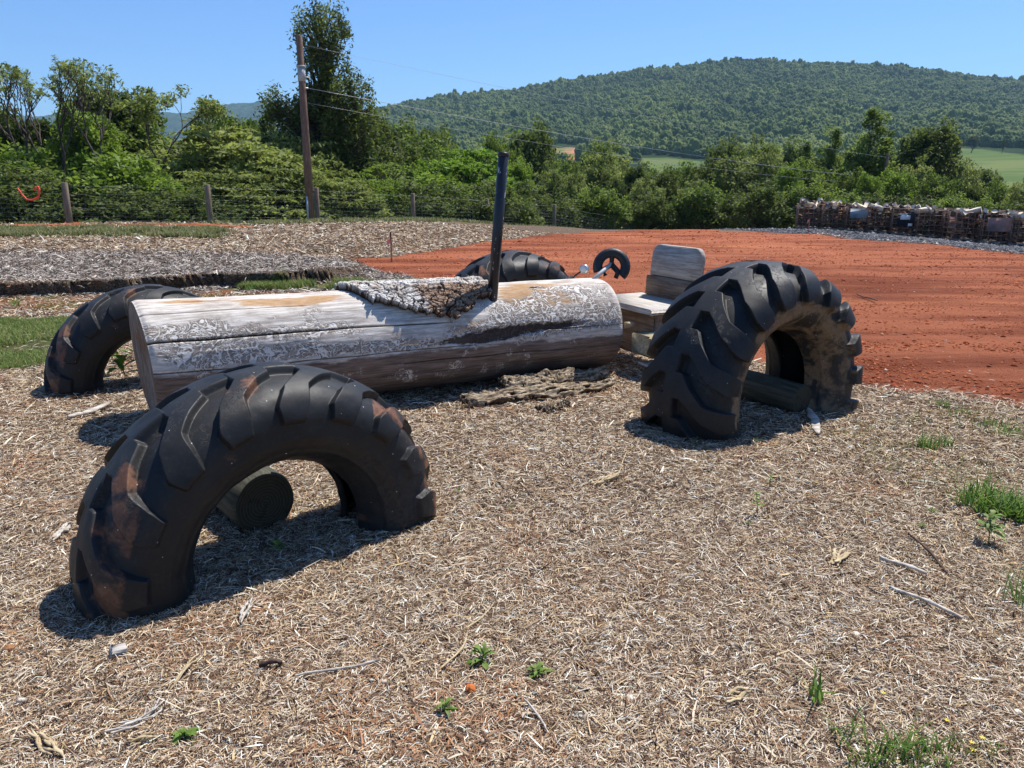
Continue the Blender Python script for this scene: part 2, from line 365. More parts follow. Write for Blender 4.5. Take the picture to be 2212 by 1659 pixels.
def mat_wood(name, a, b, axis=0, sc=3., knots=True):
    m = NT(name); P = m.coord('Object'); s = [14, 14, 14]; s[axis] = 1.0
    g = m.noise(m.scaled(P, tuple(s)), sc, 6, .65, .3); f = m.noise(m.scaled(P, tuple(q * 4 if q > 2 else 2 for q in s)), sc, 3, .7); bl = m.noise(P, 5, 4)
    c = m.mix(m.ramp(g, .34, .66), a, b); c = m.mix(m.ramp(f, .54, .72, 0, .6), c, tuple(q * .35 for q in a)); c = m.mix(m.ramp(bl, .5, .75, 0, .5), c, (a[0] * 1.1, a[1] * .8, a[2] * .55))
    return m.fin(c, .85, m.bump(g, .5, .006, m.bump(f, .5, .003)), .15)
def mat_endgrain(name, a, b, cx=(0, 0, 0)):
    m = NT(name); P = m.attr('rad'); r = P.outputs['Fac']
    n = m.noise(m.coord('Object'), 6, 4); ring = m.math('SINE', m.math('ADD', m.math('MULTIPLY', r, 420.), m.math('MULTIPLY', n, 14.)))
    c = m.mix(m.ramp(ring, -.9, .9, .25, .75), a, b); c = m.mix(m.ramp(m.noise(m.coord('Object'), 22, 5, .7), .5, .75, 0, .7), c, tuple(q * .4 for q in a))
    return m.fin(c, .9, m.bump(ring, .3, .003, m.bump(m.noise(m.coord('Object'), 50, 4, .7), .6, .006)), .1)
def mat_plain(name, col, rough=.6, metal=0., var=.25, spec=.4, sc=25, bump=.1):
    m = NT(name); n = m.noise(m.coord('Object'), sc, 5, .65)
    return m.fin(m.mix(m.ramp(n, .3, .7), tuple(q * (1 - var) for q in col), tuple(min(1, q * (1 + var)) for q in col)), rough, m.bump(n, bump, .004), spec, metal)
def mat_pipe():
    m = NT('chipped_black_paint'); P = m.coord('Object'); n = m.noise(m.scaled(P, (1, 1, .45)), 22, 5, .7); n2 = m.noise(P, 2.6, 2)
    f = m.ramp(m.math('ADD', n, m.math('MULTIPLY', n2, .28)), .745, .765)
    return m.fin(m.mix(f, (.012, .014, .02), (.45, .45, .47)), m.math('ADD', m.math('MULTIPLY', f, .3), .38), m.bump(f, .3, -.002), .5)
MG = mat_ground()
M_STRAW = mat_attr_col('mulch_straw', .8, 0, .25); M_CLOD = mat_attr_col('red_clay', .95, .3, .1); M_GRAVEL = mat_attr_col('grey_stone', .9, .2, .2)
M_GRASS = mat_attr_col('grass_blade', .55, 0, .3, trans=.35)
M_LOG = mat_log(); M_PIPE = mat_pipe()
M_BARKTRUNK = mat_bark('tree_bark', (.045, .035, .028), (.16, .13, .11))
M_POST = mat_wood('fence_post_wood', (.16, .12, .085), (.30, .235, .17), 2)
M_POLE = mat_wood('utility_pole_wood', (.13, .085, .06), (.27, .19, .14), 2)
M_SEATW = mat_wood('grey_seat_wood', (.30, .25, .215), (.52, .47, .42), 0)
M_SEATD = mat_wood('brown_seat_wood', (.20, .125, .08), (.36, .26, .18), 0)
M_PALE = mat_wood('pale_timber', (.42, .33, .2), (.66, .58, .42), 0)
M_WIRE = mat_plain('galvanised_wire', (.42, .44, .45), .45, .6, .15)
M_CAGE = mat_plain('rusty_cage_tube', (.30, .19, .14), .6, .3, .35)
M_STEEL = mat_plain('galvanised_steel', (.50, .51, .53), .5, .6, .2)
M_CABLE = mat_plain('cable_aluminium', (.33, .34, .36), .4, .3, .1)
M_BLK = mat_plain('black_iron', (.02, .02, .022), .5, 0, .3)
M_RUST = mat_plain('rusty_stake', (.10, .035, .025), .8, 0, .4)
M_TAPE = mat_plain('flagging_tape', (.9, .10, .05), .5, 0, .1); M_PINK = mat_plain('pink_tape', (.85, .28, .22), .5, 0, .1)
M_BOARD = mat_plain('black_board', (.012, .014, .018), .5, 0, .2); M_PAPER = mat_plain('paper', (.75, .76, .78), .8, 0, .05)
M_PLATEG = mat_plain('grey_plate', (.42, .46, .46), .6, 0, .2, sc=6); M_PLATER = mat_plain('rusty_pink_plate', (.40, .22, .17), .7, 0, .2, sc=6)

# ------------------------------------------------------------------ ground, hills
def graded(lo, hi, core0, core1, step, g):
    a = list(np.arange(core0, core1, step)); s = step; x = a[-1]
    while x < hi: s *= g; x += s; a.append(x)
    s = step; x = a[0]; b = []
    while x > lo: s *= g; x -= s; b.append(x)
    return np.array(b[::-1] + a)
xs = graded(-3500, 3500, -10, 9, .065, 1.06); ys = np.unique(np.concatenate([graded(-60, 5500, 1.0, 19, .07, 1.05), np.arange(10.5, 15.5, .035)]))
X, Y = np.meshgrid(xs, ys, indexing='ij'); x, y = X.ravel(), Y.ravel()
near = gz(x, y)
yfv = np.interp(x, FX, FY)
z = np.where(y < yfv + 90, near, hz(x, y)); bl = sm((y - yfv - 60) / 120); z = np.where(y > yfv, near * (1 - bl) + hz(x, y) * bl, z)
d_r = sdpoly(x, y, RED); wobm = .25 * fbm(x * 1.3, y * 1.3, 0, 51)
mk = np.zeros((len(x), 4)); mk[:, 0] = sm((d_r + wobm + .2) / .4)
GRASSP = [[(-60, 10.2), (-9, 10.0), (-5.3, 9.5), (-4.0, 7.6), (-4.3, 6.6), (-5.4, 6.3), (-60, 4)], [(-60, 19.8), (-7.6, 19.8), (-7.2, 21), (-8.5, 22.6), (-60, 22.8)], [(-60, 24.8), (-8, 24.8), (-6, 26.5), (-4, 29.5), (0, 34), (6, 42), (12, 48), (5, 52), (-8, 36), (-60, 34)], [(-4.6, 12.4), (-3.1, 12.4), (-1.3, 13.3), (-1.8, 13.9), (-3.4, 13.3), (-4.6, 12.75)]]
gm = np.zeros(len(x))
for Pg in GRASSP: gm = np.maximum(gm, sm((sdpoly(x, y, Pg) + wobm * 1.5 + .2) / .5))
gm = np.maximum(gm, sm((y - yfv - 1) / 3)); mk[:, 1] = gm
mk[:, 0] = np.maximum(mk[:, 0], sm((sdpoly(x, y, [(-60, 22.9), (-8.5, 22.9), (-7.3, 23.8), (-8.2, 24.8), (-60, 24.9)]) + wobm * 3.2 - .25) / .4))
mk[:, 2] = .8 * sm((sdpoly(x, y, [(-30, 10.6), (-5.2, 10.0), (-3.4, 10.5), (-2.6, 12.6), (-5.3, 12.2), (-8, 11.4), (-30, 11)]) + wobm * 1.5 + .2) / .6)
mk[:, 3] = sm((sdpoly(x, y, GRAVEL) + wobm * 1.5 + .2) / .5)
dY, dZ = lip(x, y); yG = y + dY; zG = z + dZ
tag(mesh_np('ground', np.stack([x, yG, zG], 1), gridfaces(len(xs), len(ys)), MG, None, True, {'mask': mk}), kind='structure')

# mountain and its forest
def mat_hill(name, a, b):
    m = NT(name); P = m.coord('Object'); n = m.noise(P, .02, 5, .6)
    A = m.attr('field').outputs['Fac']
    c = m.mix(m.ramp(n, .3, .7), a, b); c = m.mix(A, c, m.mix(m.ramp(m.noise(m.scaled(P, (.4, 1, 1)), .03, 5, .6), .4, .6), (.085, .13, .035), (.14, .17, .055)))
    c = m.mix(m.attr('soil').outputs['Fac'], c, (.42, .20, .11))
    return m.fin(c, .95, None, .05)
FIELDS = [[(x_, y_) for x_, y_ in pts] for pts in ([(1378, 341), (1440, 340), (1570, 356), (1545, 372), (1400, 372)], [(2030, 318), (2120, 322), (2212, 335), (2400, 360), (2400, 420), (2212, 420), (2060, 400), (2010, 350)], [(1160, 322), (1235, 318), (1290, 330), (1240, 350), (1160, 346)])]
def uv_of(x, y, z):
    d = y * math.cos(PITCH) - (z - HC) * math.sin(PITCH); up = y * math.sin(PITCH) + (z - HC) * math.cos(PITCH)
    return CX + F * x / d, CY - F * up / d
hx = np.linspace(-1.0, 1.1, 420); hy = np.concatenate([np.linspace(300, 1650, 240), np.linspace(1660, 2600, 20)])
A_, Y_ = np.meshgrid(hx, hy, indexing='ij'); xx = (A_ * Y_).ravel(); yy = Y_.ravel(); zz = hz(xx, yy) + .6
zz = zz + 4 * fbm(xx / 60, yy / 60, 0, 61) * sm((yy - 700) / 200)
fld = np.zeros(len(xx)); soil = np.zeros(len(xx)); U_, V_ = uv_of(xx, yy, zz)
for i, Pf in enumerate(FIELDS):
    k = sm((sdpoly(U_, V_ + 2 * fbm(xx / 20, yy / 20, 0, 3), Pf) + 1) / 2) * (yy < 1200)
    fld = np.maximum(fld, k)
    if i == 2: soil = k * sm((fbm(xx / 9, yy / 30, 0, 9) + .25) * 4)
tag(mesh_np('mountain', np.stack([xx, yy, zz], 1), gridfaces(len(hx), len(hy)), mat_hill('mountain_floor', (.018, .032, .012), (.03, .05, .018)), None, True, {'field': fld, 'soil': soil}), kind='structure')

def ico_crowns(n, kind=0):
    import bmesh
    outs = []
    coll = bpy.data.collections.new('forest_crowns')
    lm = NT('far_foliage'); oi = lm.n('ObjectInfo').outputs['Random']; nn = lm.noise(lm.coord('Object'), 1.3, 4, .7)
    loc = lm.n('ObjectInfo').outputs['Location']; f2 = lm.math('ADD', lm.math('MULTIPLY', oi, .45), lm.ramp(lm.noise(loc, .008, 5, .7), .38, .62, 0, .6)); c = lm.mix(f2, (.024, .050, .014), (.155, .19, .045)); c = lm.mix(lm.ramp(nn, .4, .7, 0, .45), c, (.13, .185, .055)); lm.fin(c, .8, None, .1)
    for i in range(n):
        bm = bmesh.new(); bmesh.ops.create_icosphere(bm, subdivisions=4, radius=1.)
        V = np.array([v.co[:] for v in bm.verts]); s = 100 + i
        d = 1 + .30 * fbm(V[:, 0] * 1.4 + i * 7, V[:, 1] * 1.4, V[:, 2] * 1.4, s, 2) + .30 * vn(V[:, 0] * 4 + i, V[:, 1] * 4, V[:, 2] * 4, s) + .16 * vn(V[:, 0] * 9 + i, V[:, 1] * 9, V[:, 2] * 9, s + 5)
        V = V * d[:, None] * np.array([1, 1, 1.05 + .25 * (i % 3)])
        F_ = np.array([[v.index for v in f.verts] for f in bm.faces]); bm.free()
        o = mesh_np('forest_crown', V * 5, F_, lm.m, None, False, None, False); coll.objects.link(o)
    return coll
def inst_gn(name, P, scl, coll, label):
    o = mesh_np(name, P, np.zeros((0, 3), np.int32), M_GRASS, None, False, {'scl': scl})
    ng = bpy.data.node_groups.new(name + '_nodes', 'GeometryNodeTree')
    ng.interface.new_socket('Geometry', in_out='INPUT', socket_type='NodeSocketGeometry'); ng.interface.new_socket('Geometry', in_out='OUTPUT', socket_type='NodeSocketGeometry')
    N = ng.nodes; gi = N.new('NodeGroupInput'); go = N.new('NodeGroupOutput'); ip = N.new('GeometryNodeInstanceOnPoints'); ci = N.new('GeometryNodeCollectionInfo')
    ci.inputs[0].default_value = coll; ci.inputs[1].default_value = True; ci.inputs[2].default_value = True
    rv = N.new('FunctionNodeRandomValue'); rv.data_type = 'FLOAT_VECTOR'; rv.inputs[0].default_value = (-.15, -.15, 0); rv.inputs[1].default_value = (.15, .15, 6.283)
    na = N.new('GeometryNodeInputNamedAttribute'); na.data_type = 'FLOAT_VECTOR'; na.inputs[0].default_value = 'scl'
    ng.links.new(gi.outputs[0], ip.inputs['Points']); ng.links.new(ci.outputs[0], ip.inputs['Instance']); ip.inputs['Pick Instance'].default_value = True
    ng.links.new(rv.outputs[0], ip.inputs['Rotation']); ng.links.new(na.outputs[0], ip.inputs['Scale']); ng.links.new(ip.outputs[0], go.inputs[0])
    md = o.modifiers.new('scatter', 'NODES'); md.node_group = ng
    return tag(o, label, 'forest', None, 'stuff')
crowns = ico_crowns(7)
N_ = 90000
py = np.sqrt(rng.uniform(230 ** 2, 1640 ** 2, N_)); pa = rng.uniform(-.40, .80, N_); px_ = pa * py
# thin to a loose grid so crowns stand apart
cell = 7.2; key = np.round(px_ / cell).astype(np.int64) * 100003 + np.round(py / cell).astype(np.int64); _, idx = np.unique(key, return_index=True); px_, py = px_[idx], py[idx]
pz = hz(px_, py); uu, vv = uv_of(px_, py, pz)
ok = np.ones(len(px_), bool)
for Pf in FIELDS: ok &= ~((sdpoly(uu, vv, Pf) > -4) & (py < 1250))
ok &= ~((uu > 1990) & (vv > 322)) ; ok &= ~((uu > 1340) & (uu < 1600) & (py > 230) & (py < 640) )
ok &= ~((uu > 1130) & (uu < 1300) & (py > 300) & (py < 640))
ok &= uu > 560
px_, py, pz = px_[ok], py[ok], pz[ok]
sc = rng.uniform(.5, .85, len(px_)) * np.where(rng.uniform(0, 1, len(px_)) > .85, 1.5, 1); S3 = np.stack([sc * rng.uniform(.85, 1.15, len(sc)), sc * rng.uniform(.85, 1.15, len(sc)), sc * rng.uniform(.9, 1.5, len(sc))], 1)
inst_gn('mountain_forest', np.stack([px_, py, pz + 3.5], 1), S3, crowns, 'dense green broadleaf forest covering the long mountain slope')
# distant blue ridge on the left
bx = np.linspace(-2600, -200, 500); by = np.linspace(3600, 4600, 60); A_, Y_ = np.meshgrid(bx, by, indexing='ij'); xx, yy = A_.ravel(), Y_.ravel()
uq = CX + (xx / yy) * F; vr = np.interp(uq, [0, 150, 300, 390, 450, 520, 600, 750, 900, 1000], [262, 255, 250, 246, 244, 232, 226, 250, 300, 380])
zz = HC + np.array([slope_v(v) for v in vr]) * 4100 * np.cos((yy - 4100) / 500 * 1.3) ** .8 + 16 * fbm(xx / 40, yy / 40, 0, 71) + 25 * fbm(xx / 160, yy / 200, 0, 72)
fm = NT('distant_ridge_forest'); fn = fm.noise(fm.coord('Object'), .035, 5, .7)
tag(mesh_np('distant_ridge', np.stack([xx, yy, zz], 1), gridfaces(500, 60), fm.fin(fm.mix(fm.ramp(fn, .35, .65), (.02, .04, .015), (.06, .095, .03)), .9, fm.bump(fn, 1, 12.), .05)), kind='structure')

# haze
def haze():
    mb = MB(); mb.box((0, 2400, 165), (8000, 5200, 480)); o = mb.build('haze', None)
    m = bpy.data.materials.new('haze_air'); m.use_nodes = True; t = m.node_tree; t.nodes.remove(t.nodes['Principled BSDF']); v = t.nodes.new('ShaderNodeVolumePrincipled')
    v.inputs['Density'].default_value = HAZE; v.inputs['Color'].default_value = (.45, .72, 1, 1); v.inputs['Anisotropy'].default_value = .1
    t.links.new(v.outputs[0], t.nodes['Material Output'].inputs['Volume']); o.data.materials.clear(); o.data.materials.append(m); tag(o, kind='stuff')
HAZE = .00010
haze()

# ------------------------------------------------------------------ trees
def leafquads(C, size, up=.3, seed=0, aspect=.5):
    n = len(C); r = np.random.default_rng(seed)
    d = r.normal(size=(n, 3)); d[:, 2] *= .6; d /= np.linalg.norm(d, axis=1)[:, None]
    e = r.normal(size=(n, 3)) + np.array([0, 0, up * 3]); b = np.cross(d, e); b /= np.linalg.norm(b, axis=1)[:, None] + 1e-9
    s = size * r.uniform(.6, 1.35, n)[:, None]
    V = np.stack([C - d * s * .5, C + b * s * aspect * .5, C + d * s * .5, C - b * s * aspect * .5], 1).reshape(-1, 3)
    Q = np.arange(n * 4).reshape(-1, 4); return V, Q
TOP = {}
def make_tree(name, H, blobs, leafmat, nclump=120, nleaf=70, lsize=.16, crad=.45, trunk_r=.12, trunk_h=None, droop=0., frond=False, sparse=False, seed=0, twigs=True, link=True, inner=.35, aspect=.5):
    """blobs: (x, y, z, rx, rz) of the crown; trunk and limbs reach every clump of leaves"""
    r = np.random.default_rng(seed); root = empty(name) if link else empty(name)
    vol = np.array([b[3] ** 2 * b[4] for b in blobs]) ** .8; vol /= vol.sum(); ci = r.choice(len(blobs), nclump, p=vol)
    d = r.normal(size=(nclump, 3)); d /= np.linalg.norm(d, axis=1)[:, None]; d[:, 2] = np.where(d[:, 2] < -.5, -d[:, 2] * .6, d[:, 2])
    rad = r.uniform(inner, 1.05, nclump) ** .6
    B = np.array(blobs)[ci]; C = B[:, :3] + d * rad[:, None] * np.stack([B[:, 3], B[:, 3], B[:, 4]], 1)
    tb = MB(); th = trunk_h or H * .75
    zt = np.linspace(0, th, 9); w_ = r.normal(size=2) * .04
    lean = np.array([blobs[0][0] * .0, 0.])
    tp = np.stack([.10 * np.sin(zt * 1.1 + seed) + w_[0] * zt, .10 * np.cos(zt * .9 + seed) + w_[1] * zt, zt], 1)
    tb.tube(tp, trunk_r * np.linspace(1.15, .25, 9), 7)
    for k in range(nclump):
        c = C[k]; s_ = np.clip((c[2] - r.uniform(.25, .6) * H * .45) / th, .12, .95); p0 = np.array([np.interp(s_ * th, zt, tp[:, j]) for j in range(3)])
        if twigs or k % 3 == 0:
            t = np.linspace(0, 1, 6)[:, None]; mid = (p0 + c) / 2 + r.normal(size=3) * .12 * np.linalg.norm(c - p0) + np.array([0, 0, .12 * np.linalg.norm(c - p0)])
            pts = (1 - t) ** 2 * p0 + 2 * t * (1 - t) * mid + t ** 2 * c
            r0 = trunk_r * (.32 if not sparse else .28) * (1.1 - s_ * .7); tb.tube(pts, np.linspace(r0, .012, 6), 4, cap=False)
            if sparse:
                for q in range(3):
                    a = pts[3 + q % 3]; e = a + (c - p0) / np.linalg.norm(c - p0) * r.uniform(.2, .45) + r.normal(size=3) * .22 + np.array([0, 0, .25]); tb.tube([a, (a + e) / 2 + r.normal(size=3) * .04, e], [.013, .009, .005], 3, cap=False)
    tb.build('trunk', M_BARKTRUNK, root, True)
    # leaves
    nl = r.poisson(nleaf, nclump) + 4; ids = np.repeat(np.arange(nclump), nl); n = len(ids)
    g = r.normal(size=(n, 3)); g /= np.linalg.norm(g, axis=1)[:, None] + 1e-9; g *= (r.uniform(0, 1, n) ** .45)[:, None]
    cr = crad * r.uniform(.55, 1.35, nclump)[ids]
    if droop: g[:, 2] = g[:, 2] * (1 + droop) - droop * .5; g[:, :2] *= .75
    if frond:                                             # pinnate fronds radiating from each clump
        nf = 9; fa = r.uniform(0, 6.283, (nclump, nf)); fe = r.uniform(-.25, .75, (nclump, nf)); fk = r.integers(0, nf, n); t = r.uniform(.1, 1, n)
        a = fa[ids, fk]; e = fe[ids, fk]; g = np.stack([np.cos(a) * np.cos(e), np.sin(a) * np.cos(e), np.sin(e) - .45 * t], 1) * t[:, None] * 1.25
        side = r.choice([-1, 1], n) * .16 * (1 - t * .5); g[:, 0] += -np.sin(a) * side; g[:, 1] += np.cos(a) * side
    L = C[ids] + g * cr[:, None] * np.array([1, 1, .8])
    TOP[name] = float(np.percentile(L[:, 2], 98.5)); V, Q = leafquads(L, lsize, .5, seed + 1, aspect)
    v = np.clip(.5 + .25 * r.normal(size=nclump)[ids] + .18 * r.normal(size=n), 0, 1)
    mesh_np('crown', V, Q, leafmat, root, False, {'v': np.repeat(v, 4)})
    return root
def make_fan(name, H, leafmat, depth, L0, spread, tuft, tleaf, lsize, seed, trunk_r=.09, flat=0., start=.35):
    r = np.random.default_rng(seed); root = empty(name); tb = MB(); tips = []
    def grow(p, d, L, rad, k):
        q = p + d * L; m1 = (p + q) / 2 + r.normal(size=3) * L * .05; tb.tube([p, m1, q], [rad, rad * .85, rad * .68], 5 if k < 3 else 3, cap=False)
        if k >= depth: tips.append(q); return
        if k >= depth - 2: tips.append(q) if r.uniform() < .35 else None
        for i in range(3 if k in (1, 2) and r.uniform() < .6 else 2):
            a = r.uniform(0, 6.283); dv = d + spread * (.7 + .5 * r.uniform()) * np.array([math.cos(a), math.sin(a), 0]) + np.array([0, 0, .10 - flat * (k / depth)]); dv /= np.linalg.norm(dv)
            grow(q, dv, L * r.uniform(.66, .92), rad * .68, k + 1)
    th = H * start; tb.tube([(0, 0, -.3), (.03, 0, th * .5), (0, .04, th)], [trunk_r * 1.2, trunk_r, trunk_r * .9], 7, cap=False)
    grow(np.array([0, .04, th]), np.array([0, 0, 1.]), L0, trunk_r * .85, 0); tb.build('trunk', M_BARKTRUNK, root, True)
    C = np.array(tips); n = len(C); ids = np.repeat(np.arange(n), tleaf); g = r.normal(size=(len(ids), 3)); g /= np.linalg.norm(g, axis=1)[:, None]; g *= (r.uniform(0, 1, len(ids)) ** .5)[:, None]
    L = C[ids] + g * tuft * r.uniform(.6, 1.3, n)[ids][:, None] * np.array([1, 1, .6]); V, Q = leafquads(L, lsize, .4, seed + 1, .4); v = np.clip(.5 + .3 * r.normal(size=len(ids)), 0, 1)
    TOP[name] = float(np.percentile(L[:, 2], 99)); mesh_np('crown', V, Q, leafmat, root, False, {'v': np.repeat(v, 4)}); return root
def place(src, p, s=1., rz=0., sz=None, first=False):
    o = src if first else copy_tree(src)
    o.location = p; o.scale = (s, s, sz or s); o.rotation_euler = (0, 0, rz); return o
G_DARK = mat_leaf('leaf_dark', (.042, .066, .018), (.20, .24, .065), .45); G_MID = mat_leaf('leaf_mid', (.060, .10, .020), (.28, .35, .075), .48)
G_OLIVE = mat_leaf('leaf_olive', (.08, .11, .028), (.40, .44, .15), .48); G_LIME = mat_leaf('leaf_lime', (.11, .19, .022), (.28, .42, .06), .5)
G_FRESH = mat_leaf('leaf_fresh', (.085, .14, .02), (.31, .42, .07), .45)
used = set()
def T(src, u, vtop, D, label, Hsrc, width=1., rz=None, group='trees beyond the wire fence', cat='tree', dz=0.):
    r = ray(u, vtop); r = r * (D / r[1]); p = Vector((r[0], r[1], 0)); yf = np.interp(r[0], FX, FY)
    g = float(gz(r[0], r[1])); p.z = g + dz; top = r[2] + HC; s = (top - p.z) / TOP[src.name.split('.')[0]]
    o = place(src, p, s * width, random.uniform(0, 6.28) if rz is None else rz, s, first=src.name not in used); used.add(src.name)
    return tag(o, label, cat, group)
def sphere_blobs(H, W, n, seed, lo=.3):
    r = np.random.default_rng(seed); B = [(0, 0, H * .62, W * .45, H * .34)]
    for i in range(n):
        a = r.uniform(0, 6.28); q = r.uniform(.35, .95) * W * .38; zz_ = r.uniform(lo, .86) * H; B.append((math.cos(a) * q * (1.15 - zz_ / H * .6), math.sin(a) * q * (1.15 - zz_ / H * .6), zz_, W * r.uniform(.14, .24), H * r.uniform(.09, .16)))
    return B
H0 = 9.
src_mid = make_tree('broadleaf_tree', H0, sphere_blobs(H0, 6.4, 12, 1), G_MID, 230, 62, .23, .62, .16, seed=11, aspect=.62)
src_drk = make_tree('dark_broadleaf_tree', H0, sphere_blobs(H0, 5.2, 11, 2), G_DARK, 230, 62, .23, .58, .16, seed=12, aspect=.62)
src_olv = make_tree('olive_green_tree', H0, sphere_blobs(H0, 6.0, 13, 3, .2), G_OLIVE, 240, 60, .23, .6, .14, seed=13, aspect=.6)
src_frs = make_tree('bright_green_tree', H0, sphere_blobs(H0, 6.2, 12, 4, .2), G_FRESH, 230, 60, .24, .62, .14, seed=14, aspect=.6)
src_tall = make_tree('slender_tree', H0, [(0, 0, 7.9, .7, 1.1), (.3, .1, 6.6, 1.2, 1.3), (-.7, 0, 5.4, 1.5, 1.2), (.9, .3, 4.9, 1.4, 1.2), (.1, -.2, 3.4, 2.0, 1.3)], G_MID, 170, 60, .22, .5, .15, seed=15, aspect=.6)
src_bush = make_tree('leafy_shrub', 3., [(0, 0, 1.5, 1.5, 1.2), (.9, .3, 1.2, .9, 1.0), (-.9, -.2, 1.2, 1.0, 1.0), (.1, .6, 2.2, .8, .7)], G_MID, 150, 48, .15, .36, .05, seed=16)
src_bushd = make_tree('dark_shrub', 3., [(0, 0, 1.4, 1.6, 1.2), (1.0, -.3, 1.1, .9, 1.0), (-1., .2, 1.0, 1.1, .9), (-.3, .3, 2.1, .9, .7)], G_DARK, 160, 50, .14, .36, .05, seed=17)
src_bushl = make_tree('bright_shrub', 3., [(0, 0, 1.5, 1.4, 1.2), (.8, .3, 1.2, .9, 1.0), (-.8, -.2, 1.3, .9, 1.0), (0, .2, 2.2, .7, .6)], G_FRESH, 140, 48, .15, .36, .05, seed=18)
src_sum = make_tree('sumac_tree', 4., [(0, 0, 2.3, 2.0, 1.4), (1.2, .2, 1.6, 1.2, 1.2), (-1.2, .1, 1.6, 1.2, 1.1), (.2, .4, 3.1, 1.0, .7), (-.8, -.3, 2.8, .8, .7)], G_OLIVE, 150, 95, .17, .5, .08, seed=19, frond=True, aspect=.36)
src_bare = make_fan('half_bare_tree', 7., G_OLIVE, 6, 1.25, .36, .15, 7, .12, 20, .085, 0, .30)
src_lone = make_fan('flat_topped_tree', 6., G_OLIVE, 5, 1.0, .52, .36, 42, .16, 21, .07, .28, .42)
src_big = make_tree('weeping_tree', 12., [(0.15, 0, 10.8, 1.35, 1.1), (.1, 0, 9.6, 1.1, 1.0), (.5, 0, 7.9, 1.7, 1.5), (1.1, 0, 6.3, 1.7, 1.8), (-.4, 0, 6.6, 1.7, 1.9), (-2.1, 0, 6.9, 1.2, 1.5), (-2.3, 0, 5.0, 1.4, 1.7), (1.8, 0, 4.3, 1.9, 2.0), (0, 0, 4.2, 2.3, 2.4), (-1.3, 0, 3.2, 1.8, 1.8), (1.0, .3, 2.4, 2.2, 1.6)], G_DARK, 900, 62, .17, .44, .24, 10.2, droop=1.1, seed=22, twigs=True, inner=.5, aspect=.42)
src_lime = make_tree('lime_green_tree', 6., [(0, 0, 4.2, 1.9, 1.3), (1.1, .1, 3.6, 1.0, .9), (-1.2, 0, 3.7, 1.0, .9), (.3, .2, 5.0, 1.0, .7), (0, 0, 2.6, 2.0, 1.2)], G_LIME, 150, 80, .22, .5, .10, seed=23, frond=True, aspect=.4)
src_fuzz = make_tree('feathery_green_shrub', 4., [(0, 0, 2.0, 2.0, 1.5), (1.1, 0, 1.8, 1.2, 1.2), (-1.1, 0, 1.7, 1.2, 1.2), (.2, 0, 3.0, 1.0, .6)], G_FRESH, 170, 110, .10, .45, .06, seed=24, frond=True, aspect=.3)

random.seed(5)
# the left end: half-bare trees over vines and dark scrub
T(src_bare, 25, 150, 33, 'half-bare grey tree with thin twigs at the far left edge of the photo', 7., 1.15, .3)
T(src_bare, 108, 128, 35, 'tall half-bare tree with fanning dead twigs, second from the left edge', 7., 1., 2.0)
T(src_bare, 182, 135, 34, 'half-bare tree with upright dead twigs beside the leafy tree at left', 7., .95, 4.2)
T(src_bare, 60, 140, 36, 'half-bare tree with crooked twigs between the first two at the left edge', 7., .9, 5.1)
T(src_bare, 145, 142, 38, 'slimmer half-bare tree behind the tall one at left', 7., .8, 3.1)
T(src_lone, 330, 186, 34, 'lone flat-topped sparse tree showing blue sky through its crown', 6., 1., .2, dz=0)
T(src_big, 690, 46, 40, 'tallest dark drooping tree behind the utility pole', 12., 1.0, .0)
T(src_drk, 230, 205, 42, 'leafy green tree filling the gap behind the half-bare trees', H0, .9)
T(src_frs, 180, 250, 37, 'yellow-green tree beneath the half-bare twigs at left', H0, .75)
T(src_drk, 60, 262, 38, 'dark tree tangled with vines at the far left', H0, .9)
T(src_drk, -60, 230, 38, 'dark tree cut by the left edge of the photo', H0, .9)
T(src_mid, 290, 262, 42, 'rounded green tree between the left trees and the flat-topped one', H0, .8)
T(src_bushl, 250, 345, 31, 'bright shrub behind the first fence bay', 3., 1.3)
T(src_bushd, 60, 370, 29.5, 'dark vine-covered shrub behind the red tape', 3., 1.4)
T(src_bushd, 150, 385, 30, 'dark shrub behind the leftmost fence post', 3., 1.3)
T(src_bushl, 20, 330, 33, 'vine-hung shrub with yellow leaves at the left edge', 3., 1.0)
T(src_bushd, 235, 410, 28.6, 'low blue-green shrub against the wire right of the leftmost post', 3., 1.7)
T(src_bushd, 300, 415, 28.8, 'low grey-green shrub midway between the two left fence posts', 3., 1.7)
T(src_bushl, 355, 400, 30, 'pale yellow-green shrub left of the second fence post', 3., 1.)
T(src_bushd, 400, 415, 29.5, 'low dark shrub just left of the second fence post', 3., 1.5)
T(src_mid, 400, 335, 46, 'green tree low behind the flat-topped tree', H0, .9)
T(src_drk, 470, 262, 50, 'dark green tree below the distant blue ridge', H0, .72)
T(src_mid, 540, 285, 52, 'green tree left of the tall drooping tree', H0, .7)
T(src_mid, 500, 262, 47, 'rounded tree crown just under the blue ridge', H0, .6)
T(src_sum, 430, 330, 38, 'sumac with layered pale fronds left of the second post', 4., 1.3)
T(src_sum, 510, 292, 37, 'largest sumac, with olive fronds, right of the second post', 4., 1.25)
T(src_sum, 575, 335, 36, 'sumac with olive fronds between second post and utility pole', 4., 1.2)
T(src_sum, 480, 375, 33, 'low sumac behind the second fence post', 4., 1.3)
T(src_sum, 560, 385, 33, 'low sumac behind the wire left of the utility pole', 4., 1.4)
T(src_sum, 625, 365, 34, 'pale sumac standing just left of the utility pole', 4., 1.0)
T(src_sum, 648, 312, 38, 'young sumac rising directly behind the utility pole', 4., .7)
T(src_sum, 735, 392, 34, 'pale sumac right of the utility pole', 4., 1.1)
T(src_drk, 790, 262, 50, 'dark tree tucked against the right side of the drooping tree', H0, .8)
